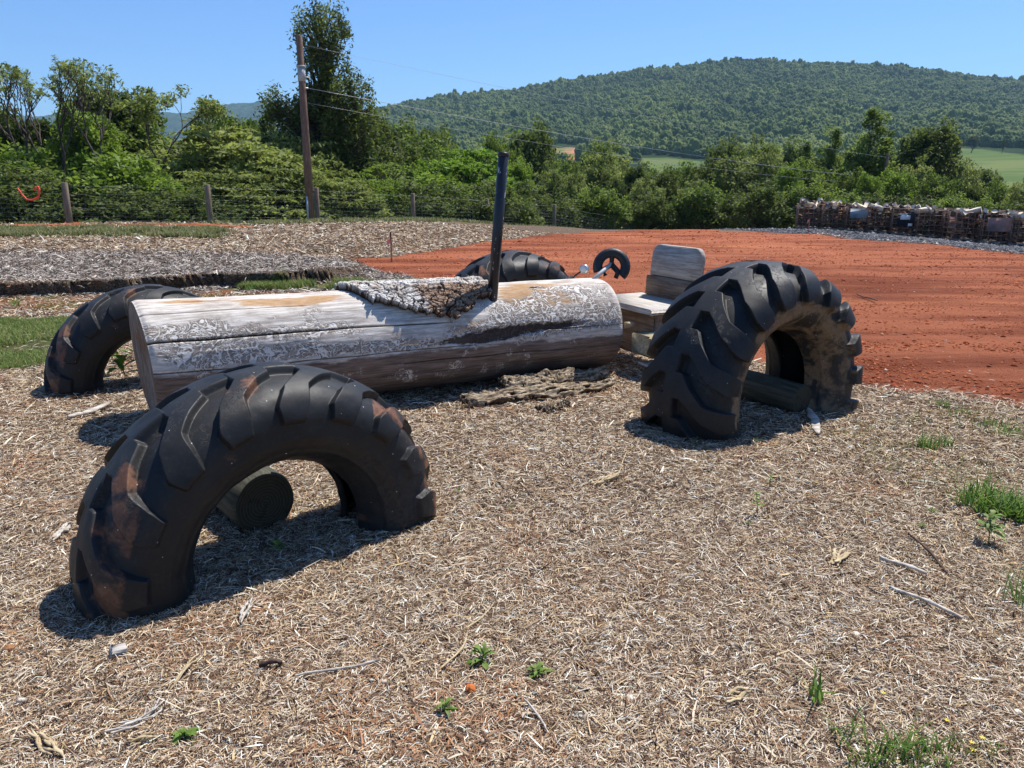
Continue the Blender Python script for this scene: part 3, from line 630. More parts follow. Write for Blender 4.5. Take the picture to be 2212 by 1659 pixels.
T(src_drk, 600, 300, 47, 'dark tree beneath the drooping branches left of the pole', H0, .9)
T(src_mid, 850, 300, 58, 'green tree right of the drooping tree', H0, .9)
T(src_fuzz, 830, 362, 38, 'feathery bright green shrub behind the fourth fence post', 4., 1.15)
T(src_fuzz, 790, 395, 36, 'feathery green shrub left of the fourth fence post', 4., 1.2)
T(src_lime, 1005, 330, 48, 'lime-green tree standing left of the black pipe', 6., 1.05)
T(src_bushd, 900, 400, 36, 'dark shrub right of the fourth fence post', 3., 1.2)
T(src_bushl, 940, 385, 39, 'bushy shrub in front of the lime-green tree', 3., 1.2)
T(src_bushd, 985, 405, 37.5, 'dark shrub under the lime-green tree', 3., 1.2)
T(src_bushd, 1050, 400, 40, 'dark shrub behind the fifth fence post', 3., 1.2)
# the belt of trees in the dip
adj = ['rounded', 'dense', 'tall', 'ragged', 'broad', 'narrow', 'bushy', 'leaning', 'spreading', 'uneven']
belt = [(905, 305, 62, 'd'), (960, 322, 66, 'm'), (1085, 330, 60, 'm'), (1118, 372, 50, 'f'), (1150, 300, 74, 'd'), (1178, 376, 56, 'o'), (1215, 358, 66, 'm'), (1240, 380, 54, 'o'), (1280, 332, 76, 'm'), (1300, 345, 62, 'o'), (1330, 395, 52, 'd'), (1372, 368, 62, 'd'), (1398, 392, 54, 'o'), (1432, 376, 64, 'd'), (1470, 372, 72, 'm'), (1500, 395, 56, 'o'), (1532, 362, 66, 'd'), (1570, 330, 78, 'd'), (1600, 352, 62, 'o'), (1640, 330, 68, 'o'), (1672, 345, 60, 'o'), (1705, 372, 54, 'f'), (1500, 372, 80, 'm'), (1415, 374, 86, 'm'), (1330, 340, 84, 'o'), (1750, 365, 62, 'm'), (1790, 350, 66, 'o'), (1845, 385, 56, 'm'), (1880, 392, 52, 'f'), (1935, 385, 58, 'f'), (1985, 370, 60, 'o'), (2030, 392, 56, 'm'), (2075, 368, 64, 'o'), (2112, 372, 90, 'd'), (2165, 400, 66, 'm'), (2215, 402, 60, 'o'), (2110, 415, 62, 'd'), (2270, 400, 66, 'm'), (1120, 345, 82, 'o'), (1205, 362, 92, 'm'), (1570, 350, 95, 'o'), (1725, 335, 90, 'd'), (930, 345, 55, 'm'), (875, 345, 52, 'd')]
srcm = {'d': (src_drk, 'dark green'), 'm': (src_mid, 'mid green'), 'o': (src_olv, 'olive green'), 'f': (src_frs, 'fresh green')}
refs = [(900, 'right of the tall drooping tree'), (1005, 'behind the lime-green tree'), (1085, 'behind the top of the black pipe'), (1197, 'above the sixth fence post'), (1326, 'above the seventh fence post'), (1437, 'above the last visible fence post'), (1560, 'over the crest of the red field'), (1690, 'left of the wood cages'), (1800, 'above the leftmost wood cages'), (1905, 'around the distant utility pole'), (2010, 'above the middle wood cages'), (2110, 'below the grassy field'), (2230, 'at the right edge behind the wood cages')]
seen = {}
for i, (u, v, D, k) in enumerate(sorted(belt)):
    ref = min(refs, key=lambda q: abs(q[0] - u))[1]; s_, cn = srcm[k]; D2 = D
    lab = f'{adj[i % 10]} {cn} tree {"with a high crown " if v < 350 else ""}{ref}'
    if lab in seen: lab = lab.replace('tree', 'bushy tree', 1)
    seen[lab] = 1; v = v - (18 if u < 1135 else 9 if (u < 1330 and not 1165 < u < 1250) or u > 1560 and u < 2040 else 2)
    T(s_, u, v, D2, lab, H0, random.uniform(.55, .8) if v > 340 else random.uniform(.45, .62))
T(src_tall, 1893, 248, 62, 'tallest tree above the wood cages, pointed and leaning left of the far pole', H0, .95, .2)
T(src_tall, 1800, 290, 66, 'slender pointed tree left of the tallest one above the wood cages', H0, .7, 2.)
T(src_drk, 2015, 282, 64, 'broad dark tree right of the distant utility pole', H0, .8, 1.)
T(src_drk, 1975, 300, 66, 'dark tree crown joining the broad tree by the far pole', H0, .5, 2.)
for i_, (u, v, D, lab) in enumerate(((955, 300, 70, 'slender tree rising left of the lime-green tree'), (1062, 312, 66, 'slender tree rising between the lime-green tree and the pipe'), (1120, 302, 74, 'slender tree just right of the top of the black pipe'), (1158, 288, 78, 'tallest dark tree right of the black pipe'), (1600, 338, 70, 'slender tree above the right part of the red field crest'), (1660, 326, 68, 'taller slender tree left of the wood cages'), (1738, 318, 72, 'slender tree above the left end of the wood cages'), (1300, 334, 76, 'slender tree above the seventh fence post'), (870, 296, 64, 'slender tree between the drooping tree and the lime-green tree'))):
    T(src_tall, u, v, D, lab, H0, .8 + .1 * (i_ % 3), i_ * 1.3)
# fringe shrubs just beyond the crest and cages
fr = [(1100, 425, 44), (1150, 404, 46), (1230, 432, 48), (1290, 410, 48), (1350, 445, 50), (1400, 422, 50), (1460, 446, 50), (1520, 408, 50), (1580, 444, 50), (1640, 400, 46), (1700, 436, 46), (1760, 404, 46), (1840, 425, 44), (1900, 425, 44), (1970, 430, 44), (2050, 430, 43), (2130, 435, 43), (2200, 440, 42)]
for i, (u, v, D) in enumerate(fr):
    s_ = (src_bush, src_bushd, src_bushd, src_bush)[i % 4]; ref = min(refs, key=lambda q: abs(q[0] - u))[1].replace('above', 'low beyond').replace('over', 'just past')
    lab = f'{("leafy", "dark", "dense", "spreading")[i % 4]} low shrub {"left part" if u < min(refs, key=lambda q: abs(q[0] - u))[0] else "right part"} {ref}'
    T(s_, u, v, D, lab, 3., 1.0, group='shrubs on the bank beyond the field', cat='shrub')
# lone trees in the right-hand field
def far_tree(u, v, D, h, wd, label, lf=G_DARK):
    r = ray(u, v); r = r * (D / r[1]); g = float(hz(r[0], r[1]))
    o = place(src_drk, (r[0], r[1], g), h / H0 * wd, 1., h / H0); return tag(o, label, 'tree', 'trees in the far field')
far_tree(2098, 332, 560, 13, 1.3, 'round dark tree at the top left of the grassy field')
far_tree(2162, 345, 520, 10, .55, 'small dark pointed tree standing alone in the grassy field')
far_tree(2208, 350, 520, 10, .7, 'dark tree at the right edge of the grassy field')

# ------------------------------------------------------------------ wire fence
fence = tag(empty('wire_fence', (-12, 26, 0)), 'long woven wire fence on round wooden posts in front of the trees', 'fence')
bpy.context.view_layer.update()
FP = [(-35, 448, 25, None), (150, 478, 25.2, 394), (455, 480, 26.1, 399), (687, 480, 28.7, 407), (893, 482, 32.4, 417), (1052, 485, 36.5, 427), (1197, 487, 42, 437), (1326, 494, 47.5, 455), (1437, 497, 52.5, 472), (1545, 500, 58, 492)]
posts = []
for i, (u, v, D, vt) in enumerate(FP):
    p = atd(u, v, D)
    g = float(gz(p.x, p.y)); posts.append((p.x, p.y, g))
    mb = MB(); zt = g + 1.32; k = .098 if i in (1,) else .09
    mb.tube([(p.x, p.y, g - .4), (p.x, p.y, g + .5), (p.x + .01, p.y, zt - .02), (p.x + .01, p.y, zt)], [k * 1.05, k, k * .96, k * .8], 12)
    setloc(mb.build('post', M_POST, fence, True), fence)
for (a, b) in zip(posts[:-1], posts[1:]):
    mb = MB(); a = np.array(a); b = np.array(b); L = np.linalg.norm(b - a); n = max(4, int(L / .16))
    far = (a[1] + b[1]) / 2; tk = .0020 * max(1, far / 27)
    off = np.array([0, -.085, 0])
    for h in (.06, .17, .28, .40, .53, .67, .82, .98, 1.22):
        t = np.linspace(0, 1, 5)[:, None]; mb.tube(a + (b - a) * t + off + np.array([0, 0, h]) - np.array([0, 0, .012]) * np.sin(t * np.pi), tk * (1.1 if h > 1.1 else .55), 3, cap=False)
    for k in range(n):
        p = a + (b - a) * (k + .5) / n + off; mb.tube([p + [0, 0, .05], p + [0, 0, .98]], tk * .7, 3, cap=False)
    setloc(mb.build('wire_mesh', M_WIRE, fence), fence)
# torn red tape tied on the wire
tp = tag(empty('red_tape', (-17, 24.9, 0)), 'torn red plastic tape hanging in a loop on the wire at the far left', 'tape'); bpy.context.view_layer.update()
def ribbon(pts, w, name, mat, parent, th=.004):
    P = np.array([atd(u, v, 24.7)[:] for u, v in pts]); t = np.linspace(0, len(P) - 1, 24); P = np.stack([np.interp(t, range(len(P)), P[:, j]) for j in range(3)], 1)
    mb = MB(); rr = np.random.default_rng(3).uniform(.5, 1.1, len(P)); mb.tube(P, w * rr, 5); o = mb.build(name, mat, parent, True); setloc(o, parent)
ribbon([(38, 406), (46, 418), (58, 431), (70, 432), (84, 426), (85, 406), (80, 402)], .035, 'tape_loop', M_TAPE, tp)
ribbon([(84, 408), (76, 404), (74, 412)], .028, 'tape_tail', M_TAPE, tp)

# ------------------------------------------------------------------ utility poles and cables
def pole(u, vb, vt, D, r0, label, full=True):
    b = atd(u, vb, D); b.z = float(gz(b.x, b.y)); top = atd(u, vt, D).z; o = tag(empty('utility_pole', b), label, 'utility pole', 'utility poles')
    mb = MB(); h = top - b.z; mb.tube([(0, 0, -.3), (0, 0, h * .5), (0, 0, h - .02), (0, 0, h)], [r0 * 1.15, r0, r0 * .82, r0 * .7], 14); mb.build('pole_shaft', M_POLE, o, True)
    if full:
        mb = MB(); mb.tube([(0, 0, h * .765), (0, 0, h * .835)], [r0 * 1.0, r0 * .98], 14); mb.tube([(0, 0, h * .838), (0, 0, h * .846)], r0 * 1.25, 12); mb.build('metal_band', M_PLATEG, o)
        mb = MB(); mb.tube([(-.06, -.11, 0), (-.06, -.11, .95)], .045, 8); mb.build('ground_conduit', M_PLATEG, o)
        mb = MB(); mb.tube([(0, 0, h * .79), (.28, 0, h * .785)], .02, 6); mb.build('bracket', M_STEEL, o); mb = MB(); mb.tube([(0, 0, h * .73), (.2, 0, h * .73)], .03, 6); mb.build('bracket', M_STEEL, o)
    return o, b, top
# base 672,478; top 645,75
P1, b1, t1 = pole(672, 478, 76, 28.2, .13, 'tall brown wooden utility pole in front of the drooping tree')
P2, b2, t2 = pole(1905, 440, 333, 60, .13, 'distant wooden utility pole rising behind the wood cages', False)
def cable(a, b, sag, r, label):
    a, b = np.array(a), np.array(b); t = np.linspace(0, 1, 40)[:, None]; P = a + (b - a) * t; P[:, 2] -= sag * 4 * (t * (1 - t))[:, 0]
    mb = MB(); mb.tube(P, np.linspace(r, r * 1.5, 40), 4); return tag(mb.build('power_cable', M_CABLE), label, 'cable', 'cables strung between the utility poles')
h1 = t1 - b1.z
z_at = lambda v: atd(1912, v, 60).z
cable((b1.x, b1.y, b1.z + h1 * .955), (b2.x, b2.y, z_at(340)), .25, .0045, 'uppermost thin cable running right from the tall utility pole')
cable((b1.x + .2, b1.y, b1.z + h1 * .73), (b2.x, b2.y, z_at(385)), .35, .0075, 'thick pale middle cable running right from the tall utility pole')
cable((b1.x + .1, b1.y, b1.z + h1 * .655), (b2.x, b2.y, z_at(398)), .45, .004, 'lowest thin cable running right from the tall utility pole')

# ------------------------------------------------------------------ survey stakes
def stake(u, v, vt, D, label):
    b = at(u, v); o = tag(empty('survey_stake', b), label, 'stake', 'survey stakes'); top = atd(u, vt, b.y).z; h = top - b.z
    mb = MB(); mb.box((0, 0, h / 2 - .1), (.035, .02, h + .2), bev=.004); mb.build('stake_rod', M_RUST, o)
    mb = MB(); P = [[-.01, -.013, h * .78], [-.09, -.02, h * .70], [-.075, -.02, h * .52], [-.05, -.02, h * .58], [-.015, -.013, h * .66]]
    V = P + [[a, b_ + .006, c] for a, b_, c in P]; Q = [[i, (i + 1) % 5, 5 + (i + 1) % 5, 5 + i] for i in range(5)]; mb.add(V, Q, [[0, 1, 4], [1, 2, 3], [1, 3, 4], [5, 9, 6], [6, 8, 7], [6, 9, 8]]); mb.build('flag', M_PINK, o)
stake(846, 566, 501, 0, 'thin dark stake with a pink flag standing in the red dirt left of the pipe')
stake(1746, 503, 465, 0, 'thin rusty stake with an orange tip in front of the leftmost wood cages')

# ------------------------------------------------------------------ tyres
def make_tyre(name, Ro, W, rim, nl, lugh, mat, seed, k=.8, sgn=1, mudside=.0, wear=.35, th0=-35, th1=215, sq=2.7):
    nth, ns = 1500, 330; th = np.radians(np.linspace(th0, th1, nth)); u_ = np.linspace(-1, 1, ns); ph = np.radians(np.sign(u_) * np.interp(np.abs(u_), [0, .80, 1], [0, 92, 158]))
    rc = (Ro - lugh + rim) / 2; hh = (Ro - lugh - rim) / 2; hw = W / 2
    c, s = np.cos(ph), np.sin(ph); e = 2 / sq
    pr = rc + hh * np.sign(c) * np.abs(c) ** e; py_ = hw * np.sign(s) * np.abs(s) ** (2 / 2.3)
    py_ = py_ * np.where(c < 0, 1 - .28 * (-c) ** 1.5, 1)
    seg = np.r_[0, np.hypot(np.diff(pr), np.diff(py_))]; arc = np.cumsum(seg); arc -= arc[-1] / 2; tread = hw * .98; q = arc / tread
    nr = np.gradient(py_); nyy = -np.gradient(pr); nn = np.hypot(nr, nyy); nr, nyy = nr / nn, nyy / nn
    TH, Qq = np.meshgrid(th, q, indexing='ij'); tpp = TH * nl / (2 * np.pi)
    lug = np.zeros_like(TH)
    for sg, phs in ((1, 0.), (-1, .5)):
        qq = Qq * sg; cc = k * (1.35 * np.maximum(qq - .28, 0) - .75 * np.maximum(qq - .72, 0) - .5 * np.maximum(qq - 1.05, 0)) * sgn
        cell = np.floor(tpp - cc - phs + .5); jit = (_h(cell.astype(np.int64), 0 * cell.astype(np.int64), 0 * cell.astype(np.int64), seed) - .5)
        d = tpp - cc - phs - cell + .04 * jit
        wdt = .29 - .07 * sm((qq - .2) / .3) + .06 * sm((qq - .75) / .3) - .05 * sm((qq - 1.05) / .25) + wear * .03 * jit
        ed = (.014 + .055 * wear) if wear < .5 else .06; m_ = sm((wdt - np.abs(d)) / ed + .5)
        m_ *= sm((qq + .13) / (.05 + .04 * wear) + .5) * sm((1.32 - qq) / .10 + .5)
        lug = np.maximum(lug, m_ * (1 - .35 * wear * (.5 + jit)) * (1 - .25 * sm((qq - .85) / .5)))
    # tie bars along the centre
    rough = .0035 * vn(TH * 6, Qq * 3, 0, seed) * wear + .0012 * vn(TH * 14, Qq * 7, 0, seed + 3)
    disp = lugh * lug + rough
    # moulded rings on the sidewall
    ringq = np.abs(Qq); disp = disp + .004 * np.exp(-((ringq - 1.62) / .03) ** 2) + .006 * np.exp(-((ringq - 1.95) / .04) ** 2)
    sagv = 1 + .012 * np.sin(TH * 2 + seed)
    Rr = (pr[None] + nr[None] * disp) * sagv; Yy = py_[None] + nyy[None] * disp + .012 * np.sin(TH * 1.3 + seed)
    V = np.stack([np.cos(TH) * Rr, Yy, np.sin(TH) * Rr], -1).reshape(-1, 3)
    # inner wall
    ni = 60; phi = np.radians(np.linspace(158, -158, ni)); c, s = np.cos(phi), np.sin(phi); hi = hh - .028
    pri = rc + hi * np.sign(c) * np.abs(c) ** e; pyi = (hw - .03) * np.sign(s) * np.abs(s) ** (2 / 2.3) * np.where(c < 0, 1 - .28 * np.abs(c) ** 1.5, 1)
    ii = np.arange(0, nth, 6); TI, PI_ = np.meshgrid(th[ii], np.arange(ni), indexing='ij')
    Vi = np.stack([np.cos(TI) * pri[PI_], pyi[PI_] + 0 * TI, np.sin(TI) * pri[PI_]], -1).reshape(-1, 3)
    Fo = gridfaces(nth, ns); Fi = gridfaces(len(ii), ni) + len(V)
    br = []
    for a in range(len(ii) - 1):                          # bead strips close the two lips
        o0, o1 = ii[a] * ns, ii[a + 1] * ns; i0, i1 = len(V) + a * ni, len(V) + (a + 1) * ni
        br += [[o0 + ns - 1, o1 + ns - 1, i1, i0], [o0, i0 + ni - 1, i1 + ni - 1, o1]]
    zrel = np.sin(TH) * Rr
    side = sm((np.abs(Qq) - 1.12) / .2) * (Qq * mudside > 0); lowm = .25 * sm((.2 - zrel) / .5)
    cellr = _h(np.floor(tpp - k * np.clip(Qq - .22, 0, .8) * sgn + .5).astype(np.int64), 0 * TH.astype(np.int64), 0 * TH.astype(np.int64) + 3, seed)
    spot = .5 * (cellr > .66) * sm((Qq * -abs(mudside or 1) * 0 + np.abs(Qq) - .15) / .3) * sm((1.15 - np.abs(Qq)) / .2) * (Qq * (mudside or -1) > 0) if wear > .5 else 0
    mudv = np.clip(.60 * side * (wear < .5) + .22 * side * (wear > .5) + spot * 1.0 + lowm * (wear > .5), 0, 1) * np.ones_like(TH)
    mk_ = np.zeros((len(V) + len(Vi), 4)); mk_[:len(V), 0] = mudv.ravel(); mk_[:, 3] = 1
    return mesh_np(name, np.vstack([V, Vi]), np.vstack([Fo, Fi, np.array(br)]), mat, None, True, {'mask': mk_})
M_R1 = mat_rubber('rubber_muddy', (.19, .125, .07), .75); M_R2 = mat_rubber('rubber_worn', (.16, .07, .035), .8)
def put_tyre(o, x, y, zc, yaw, lean=0., tilt=0.):
    o.location = (x, y, zc); o.rotation_mode = 'XYZ'; o.rotation_euler = (R(lean), R(tilt), R(yaw)); return o
# local axis Y is the axle; -Y side faces the camera
ty_rear = put_tyre(make_tyre('half_buried_tyre', .87, .67, .405, 18, .062, M_R1, 5, .92, 1, -1, .05), 1.70, 5.24, .145, 34.5)
tag(ty_rear, 'large black lugged tyre with mud-brown sidewall half buried at right beside the seat', 'tyre', 'half-buried tractor tyres')
ty_front = put_tyre(make_tyre('half_buried_tyre', .785, .50, .365, 17, .040, M_R2, 8, .85, 1, -1, .75), -1.05, 3.12, .03, 41.0)
tag(ty_front, 'nearest worn black tyre with brown-stained lugs arching from the mulch at front left', 'tyre', 'half-buried tractor tyres')
t3 = ty_front.copy(); COL.objects.link(t3); put_tyre(t3, -2.99, 6.24, -.04, 30)
tag(t3, 'dark tyre half hidden behind the cut left end of the log', 'tyre', 'half-buried tractor tyres')
t4 = put_tyre(make_tyre('half_buried_tyre', .78, .60, .40, 17, .045, M_R2, 15, .85, 1, -1, .7), .02, 7.35, .14, 28)
tag(t4, 'dark tyre showing above the log behind the black pipe', 'tyre', 'half-buried tractor tyres')

# axle logs lying through the tyres
def make_post_log(name, a, b, r, label):
    a, b = Vector(a), Vector(b); L = (b - a).length; o = tag(empty(name, a), label, 'log', 'short round logs lying through the tyres'); o.rotation_euler = (b - a).to_track_quat('X', 'Z').to_euler()
    n, m_ = 40, 48; t, ph = np.meshgrid(np.linspace(0, L, n), np.arange(m_) * 2 * np.pi / m_, indexing='ij')
    rr = r * (1 + .03 * fbm(t * 2, np.cos(ph) * 1.5, np.sin(ph) * 1.5, 4)) * (1 - .06 * (t < L / n * .5) - .06 * (t > L - L / n * .5))
    mesh_np('log_side', np.stack([t, rr * np.cos(ph), rr * np.sin(ph)], -1).reshape(-1, 3), gridfaces(n, m_, True), M_POST2, o, True)
    for tx in (0, L):
        rad = np.linspace(0, .94, 10); rg, pg = np.meshgrid(rad, np.arange(m_) * 2 * np.pi / m_, indexing='ij')
        xx_ = tx + (.004 * fbm(rg * 6, pg, 0, 2)) - (.004 if tx == 0 else -.004) * (1 - rg)
        mesh_np('cut_end', np.stack([xx_, r * rg * np.cos(pg), r * rg * np.sin(pg)], -1).reshape(-1, 3), gridfaces(10, m_, True), M_END2, o, True, {'rad': (rg * r).ravel()})
M_POST2 = mat_wood('treated_post_wood', (.055, .055, .040), (.125, .118, .085), 0); M_END2 = mat_endgrain('post_end_grain', (.045, .038, .026), (.10, .082, .055))
def atz(u, v, z): r_q = ray(u, v); t_q = (z - HC) / r_q[2]; return Vector((r_q[0] * t_q, r_q[1] * t_q, z))
q1 = atz(574, 1088, .09); make_post_log('support_log', q1, q1 + Vector((-.78, .87, .02)), .15, 'short weathered log lying through the front left tyre')
q2 = atz(1735, 866, .03); make_post_log('support_log', q2, q2 + Vector((-.62, .95, .02)), .115, 'short weathered log lying through the big right tyre')

# ------------------------------------------------------------------ log tractor body
YAW = R(27); AX = Vector((-2.47, 5.02, 0)); DIR = Vector((math.cos(YAW), math.sin(YAW), 0)); PER = Vector((math.sin(YAW), -math.cos(YAW), 0))   # PER looks to the camera side
LL = 3.62
def axz(t): return .388 - .012 * t
def lrad(t): return .400 - .004 * t
def LP(t, ph, r=None):
    p = AX + DIR * t; rr = lrad(t) if r is None else r
    return Vector((p.x + PER.x * rr * math.cos(ph), p.y + PER.y * rr * math.cos(ph), axz(t) + rr * math.sin(ph)))
trac = tag(empty('log_tractor', (AX.x + 1.6, AX.y + .8, 0)), 'big bleached log laid as a toy tractor body, with black exhaust pipe and steering wheel', 'play tractor'); bpy.context.view_layer.update()
nt_, nph = 760, 560; T_, PH = np.meshgrid(np.linspace(0, 1, nt_), np.linspace(-np.pi, np.pi, nph, endpoint=False) + np.pi / 2, indexing='ij')
PHn = np.angle(np.exp(1j * PH)); cp, sp_ = np.cos(PH), np.sin(PH)
tl = T_ * LL
r_ = lrad(tl) * (1 + .034 * fbm(tl * 1.1, cp * 1.2, sp_ * 1.2, 7, 3) + .006 * fbm(tl * 4, cp * 8, sp_ * 8, 8, 3) + .003 * fbm(tl * 6, cp * 40, sp_ * 40, 9, 2))
r_ = r_ - .012 * np.exp(-((tl) / .02) ** 2) - .012 * np.exp(-((tl - LL) / .02) ** 2)
crack = np.zeros_like(tl)
def ck(ph0, a, b, wd, dp, wave, seed):
    global r_, crack
    pc = R(ph0) + wave * fbm(tl * 1.5, seed * 3.1, 0, seed, 3) ; fade = sm((tl - a) / .15 + (a < 0)) * sm((b - tl) / .5)
    w_ = wd / .41 * (.35 + .65 * fade) * (1 - .5 * (tl - a) / (b - a)); e_ = np.exp(-((PHn - pc) / (w_ + 1e-6)) ** 2) * fade * (fade > .02)
    r_ = r_ - dp * e_; crack = np.maximum(crack, np.clip(e_ * 1.4, 0, 1))
ck(27, -.1, 2.3, .007, .03, .03, 1); ck(-2, -.1, 2.6, .0035, .012, .05, 2); ck(-30, -.1, 3.3, .003, .012, .04, 3); ck(-16, 1.6, 3.8, .0035, .014, .05, 4); ck(58, -.1, 1.3, .003, .01, .02, 5); ck(8, 2.9, 3.8, .003, .012, .03, 6); ck(78, .25, .75, .006, .015, .02, 7); ck(40, 2.75, 3.0, .012, .02, .02, 8)
# saw-cut left end stands a little askew to the axis
skew = lambda tt, c_: tt - .085 * c_ * sm(1 - tt / .6)
deg = np.degrees(PHn)
def blob(t0, p0, dt, dp): return np.exp(-((tl - t0) / dt) ** 2 - ((deg - p0) / dp) ** 2)
m_or = .6 * blob(2.2, 22, .3, 8) + .85 * blob(1.0, 68, .45, 11) + .6 * blob(.35, 80, .25, 8) + .7 * blob(2.95, 42, .4, 14) + .7 * blob(2.8, 64, .35, 18) + .3 * blob(3.4, 80, .4, 10) + .3 * blob(2.7, 18, .4, 8)
m_dk = .85 * blob(2.35, 4, .35, 7) + .75 * blob(2.65, 12, .5, 7) + .35 * blob(1.1, 12, .2, 6) + .42 * blob(3.1, 14, .4, 6) + .3 * blob(3.5, 35, .15, 5) + .4 * blob(1.7, 4, .5, 5) + .75 * blob(2.88, 68, .06, 3) + .5 * blob(3.55, 45, .06, 6)
m_ga = .70 * blob(.25, 38, .35, 11) + .65 * blob(.3, 12, .35, 16) + .6 * blob(1.05, 30, .5, 10) + .62 * blob(.85, 8, .5, 8) + .55 * blob(1.5, 5, .5, 7) + .7 * blob(2.6, 15, .7, 16) + .6 * blob(3.2, 55, .45, 22) + .55 * blob(3.3, 20, .5, 16) + .45 * blob(2.6, 40, .3, 12) + .35 * blob(1.1, 50, .25, 8) + .3 * blob(2.2, -30, 1.5, 25)
m_ga = m_ga * 1.3; m_or = m_or * 1.2
m_shade_br = 1.05 * sm((2 - deg) / 16) * (deg < 60) * (deg > -120) + .35 * blob(2.2, -2, 1.2, 8)  # lower half: painted-in shade along with some brown staining
rot_ = sm((m_dk + .55 * fbm(tl * 5, deg * .07, 0, 77) - .40) / .22); r_ = r_ - .016 * rot_; r_ = r_ + .022 * blob(2.95, -22, .25, 12) + .018 * blob(1.9, -35, .3, 10) - .014 * blob(1.2, 35, .4, 12) + .012 * blob(.6, -10, .25, 9)
ts = tl + (.045 * cp - .02 * sp_) * sm(1 - tl / .8)
Vx = np.stack([AX.x + DIR.x * ts + PER.x * r_ * cp, AX.y + DIR.y * ts + PER.y * r_ * cp, .388 - .012 * tl + r_ * sp_], -1).reshape(-1, 3)
mk_ = np.stack([m_or, m_dk, m_ga, m_shade_br], -1).reshape(-1, 4)
luv = np.stack([tl, PH * .41, 0 * tl], -1).reshape(-1, 3)
Fq = gridfaces(nt_, nph, True)
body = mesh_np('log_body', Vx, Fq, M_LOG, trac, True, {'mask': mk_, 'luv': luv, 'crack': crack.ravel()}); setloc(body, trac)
M_END = mat_endgrain('log_end_grain', (.26, .205, .16), (.40, .34, .28))
mE = NT('sawn_log_face'); Pm = mE.coord('Object'); g1 = mE.noise(mE.scaled(Pm, (26, 26, 2.2)), 2.2, 5, .7); g2 = mE.noise(Pm, 5, 5, .6)
cE = mE.mix(mE.ramp(g1, .38, .62), (.15, .105, .075), (.33, .28, .235)); cE = mE.mix(mE.ramp(g2, .46, .6, 0, .7), cE, (.22, .105, .05)); mE.fin(cE, .9, mE.bump(g1, .8, .01), .1)
for e, fl in ((0, 1), (nt_ - 1, -1)):
    ring = Vx.reshape(nt_, nph, 3)[e]; c0 = ring.mean(0); rad = np.linspace(0, 1, 26)
    P = c0 + (ring - c0)[None] * rad[:, None, None]; P = P + np.array(DIR)[None, None] * (.006 * fbm(P[..., 0] * 14, P[..., 2] * 14, P[..., 1] * 14, 5))[..., None] * (rad < .99)[:, None, None] * 1.
    o = mesh_np('sawn_end', P.reshape(-1, 3), gridfaces(26, nph, True), mE.m if e == 0 else M_END, body, True, {'rad': np.repeat(rad * .41, nph)})

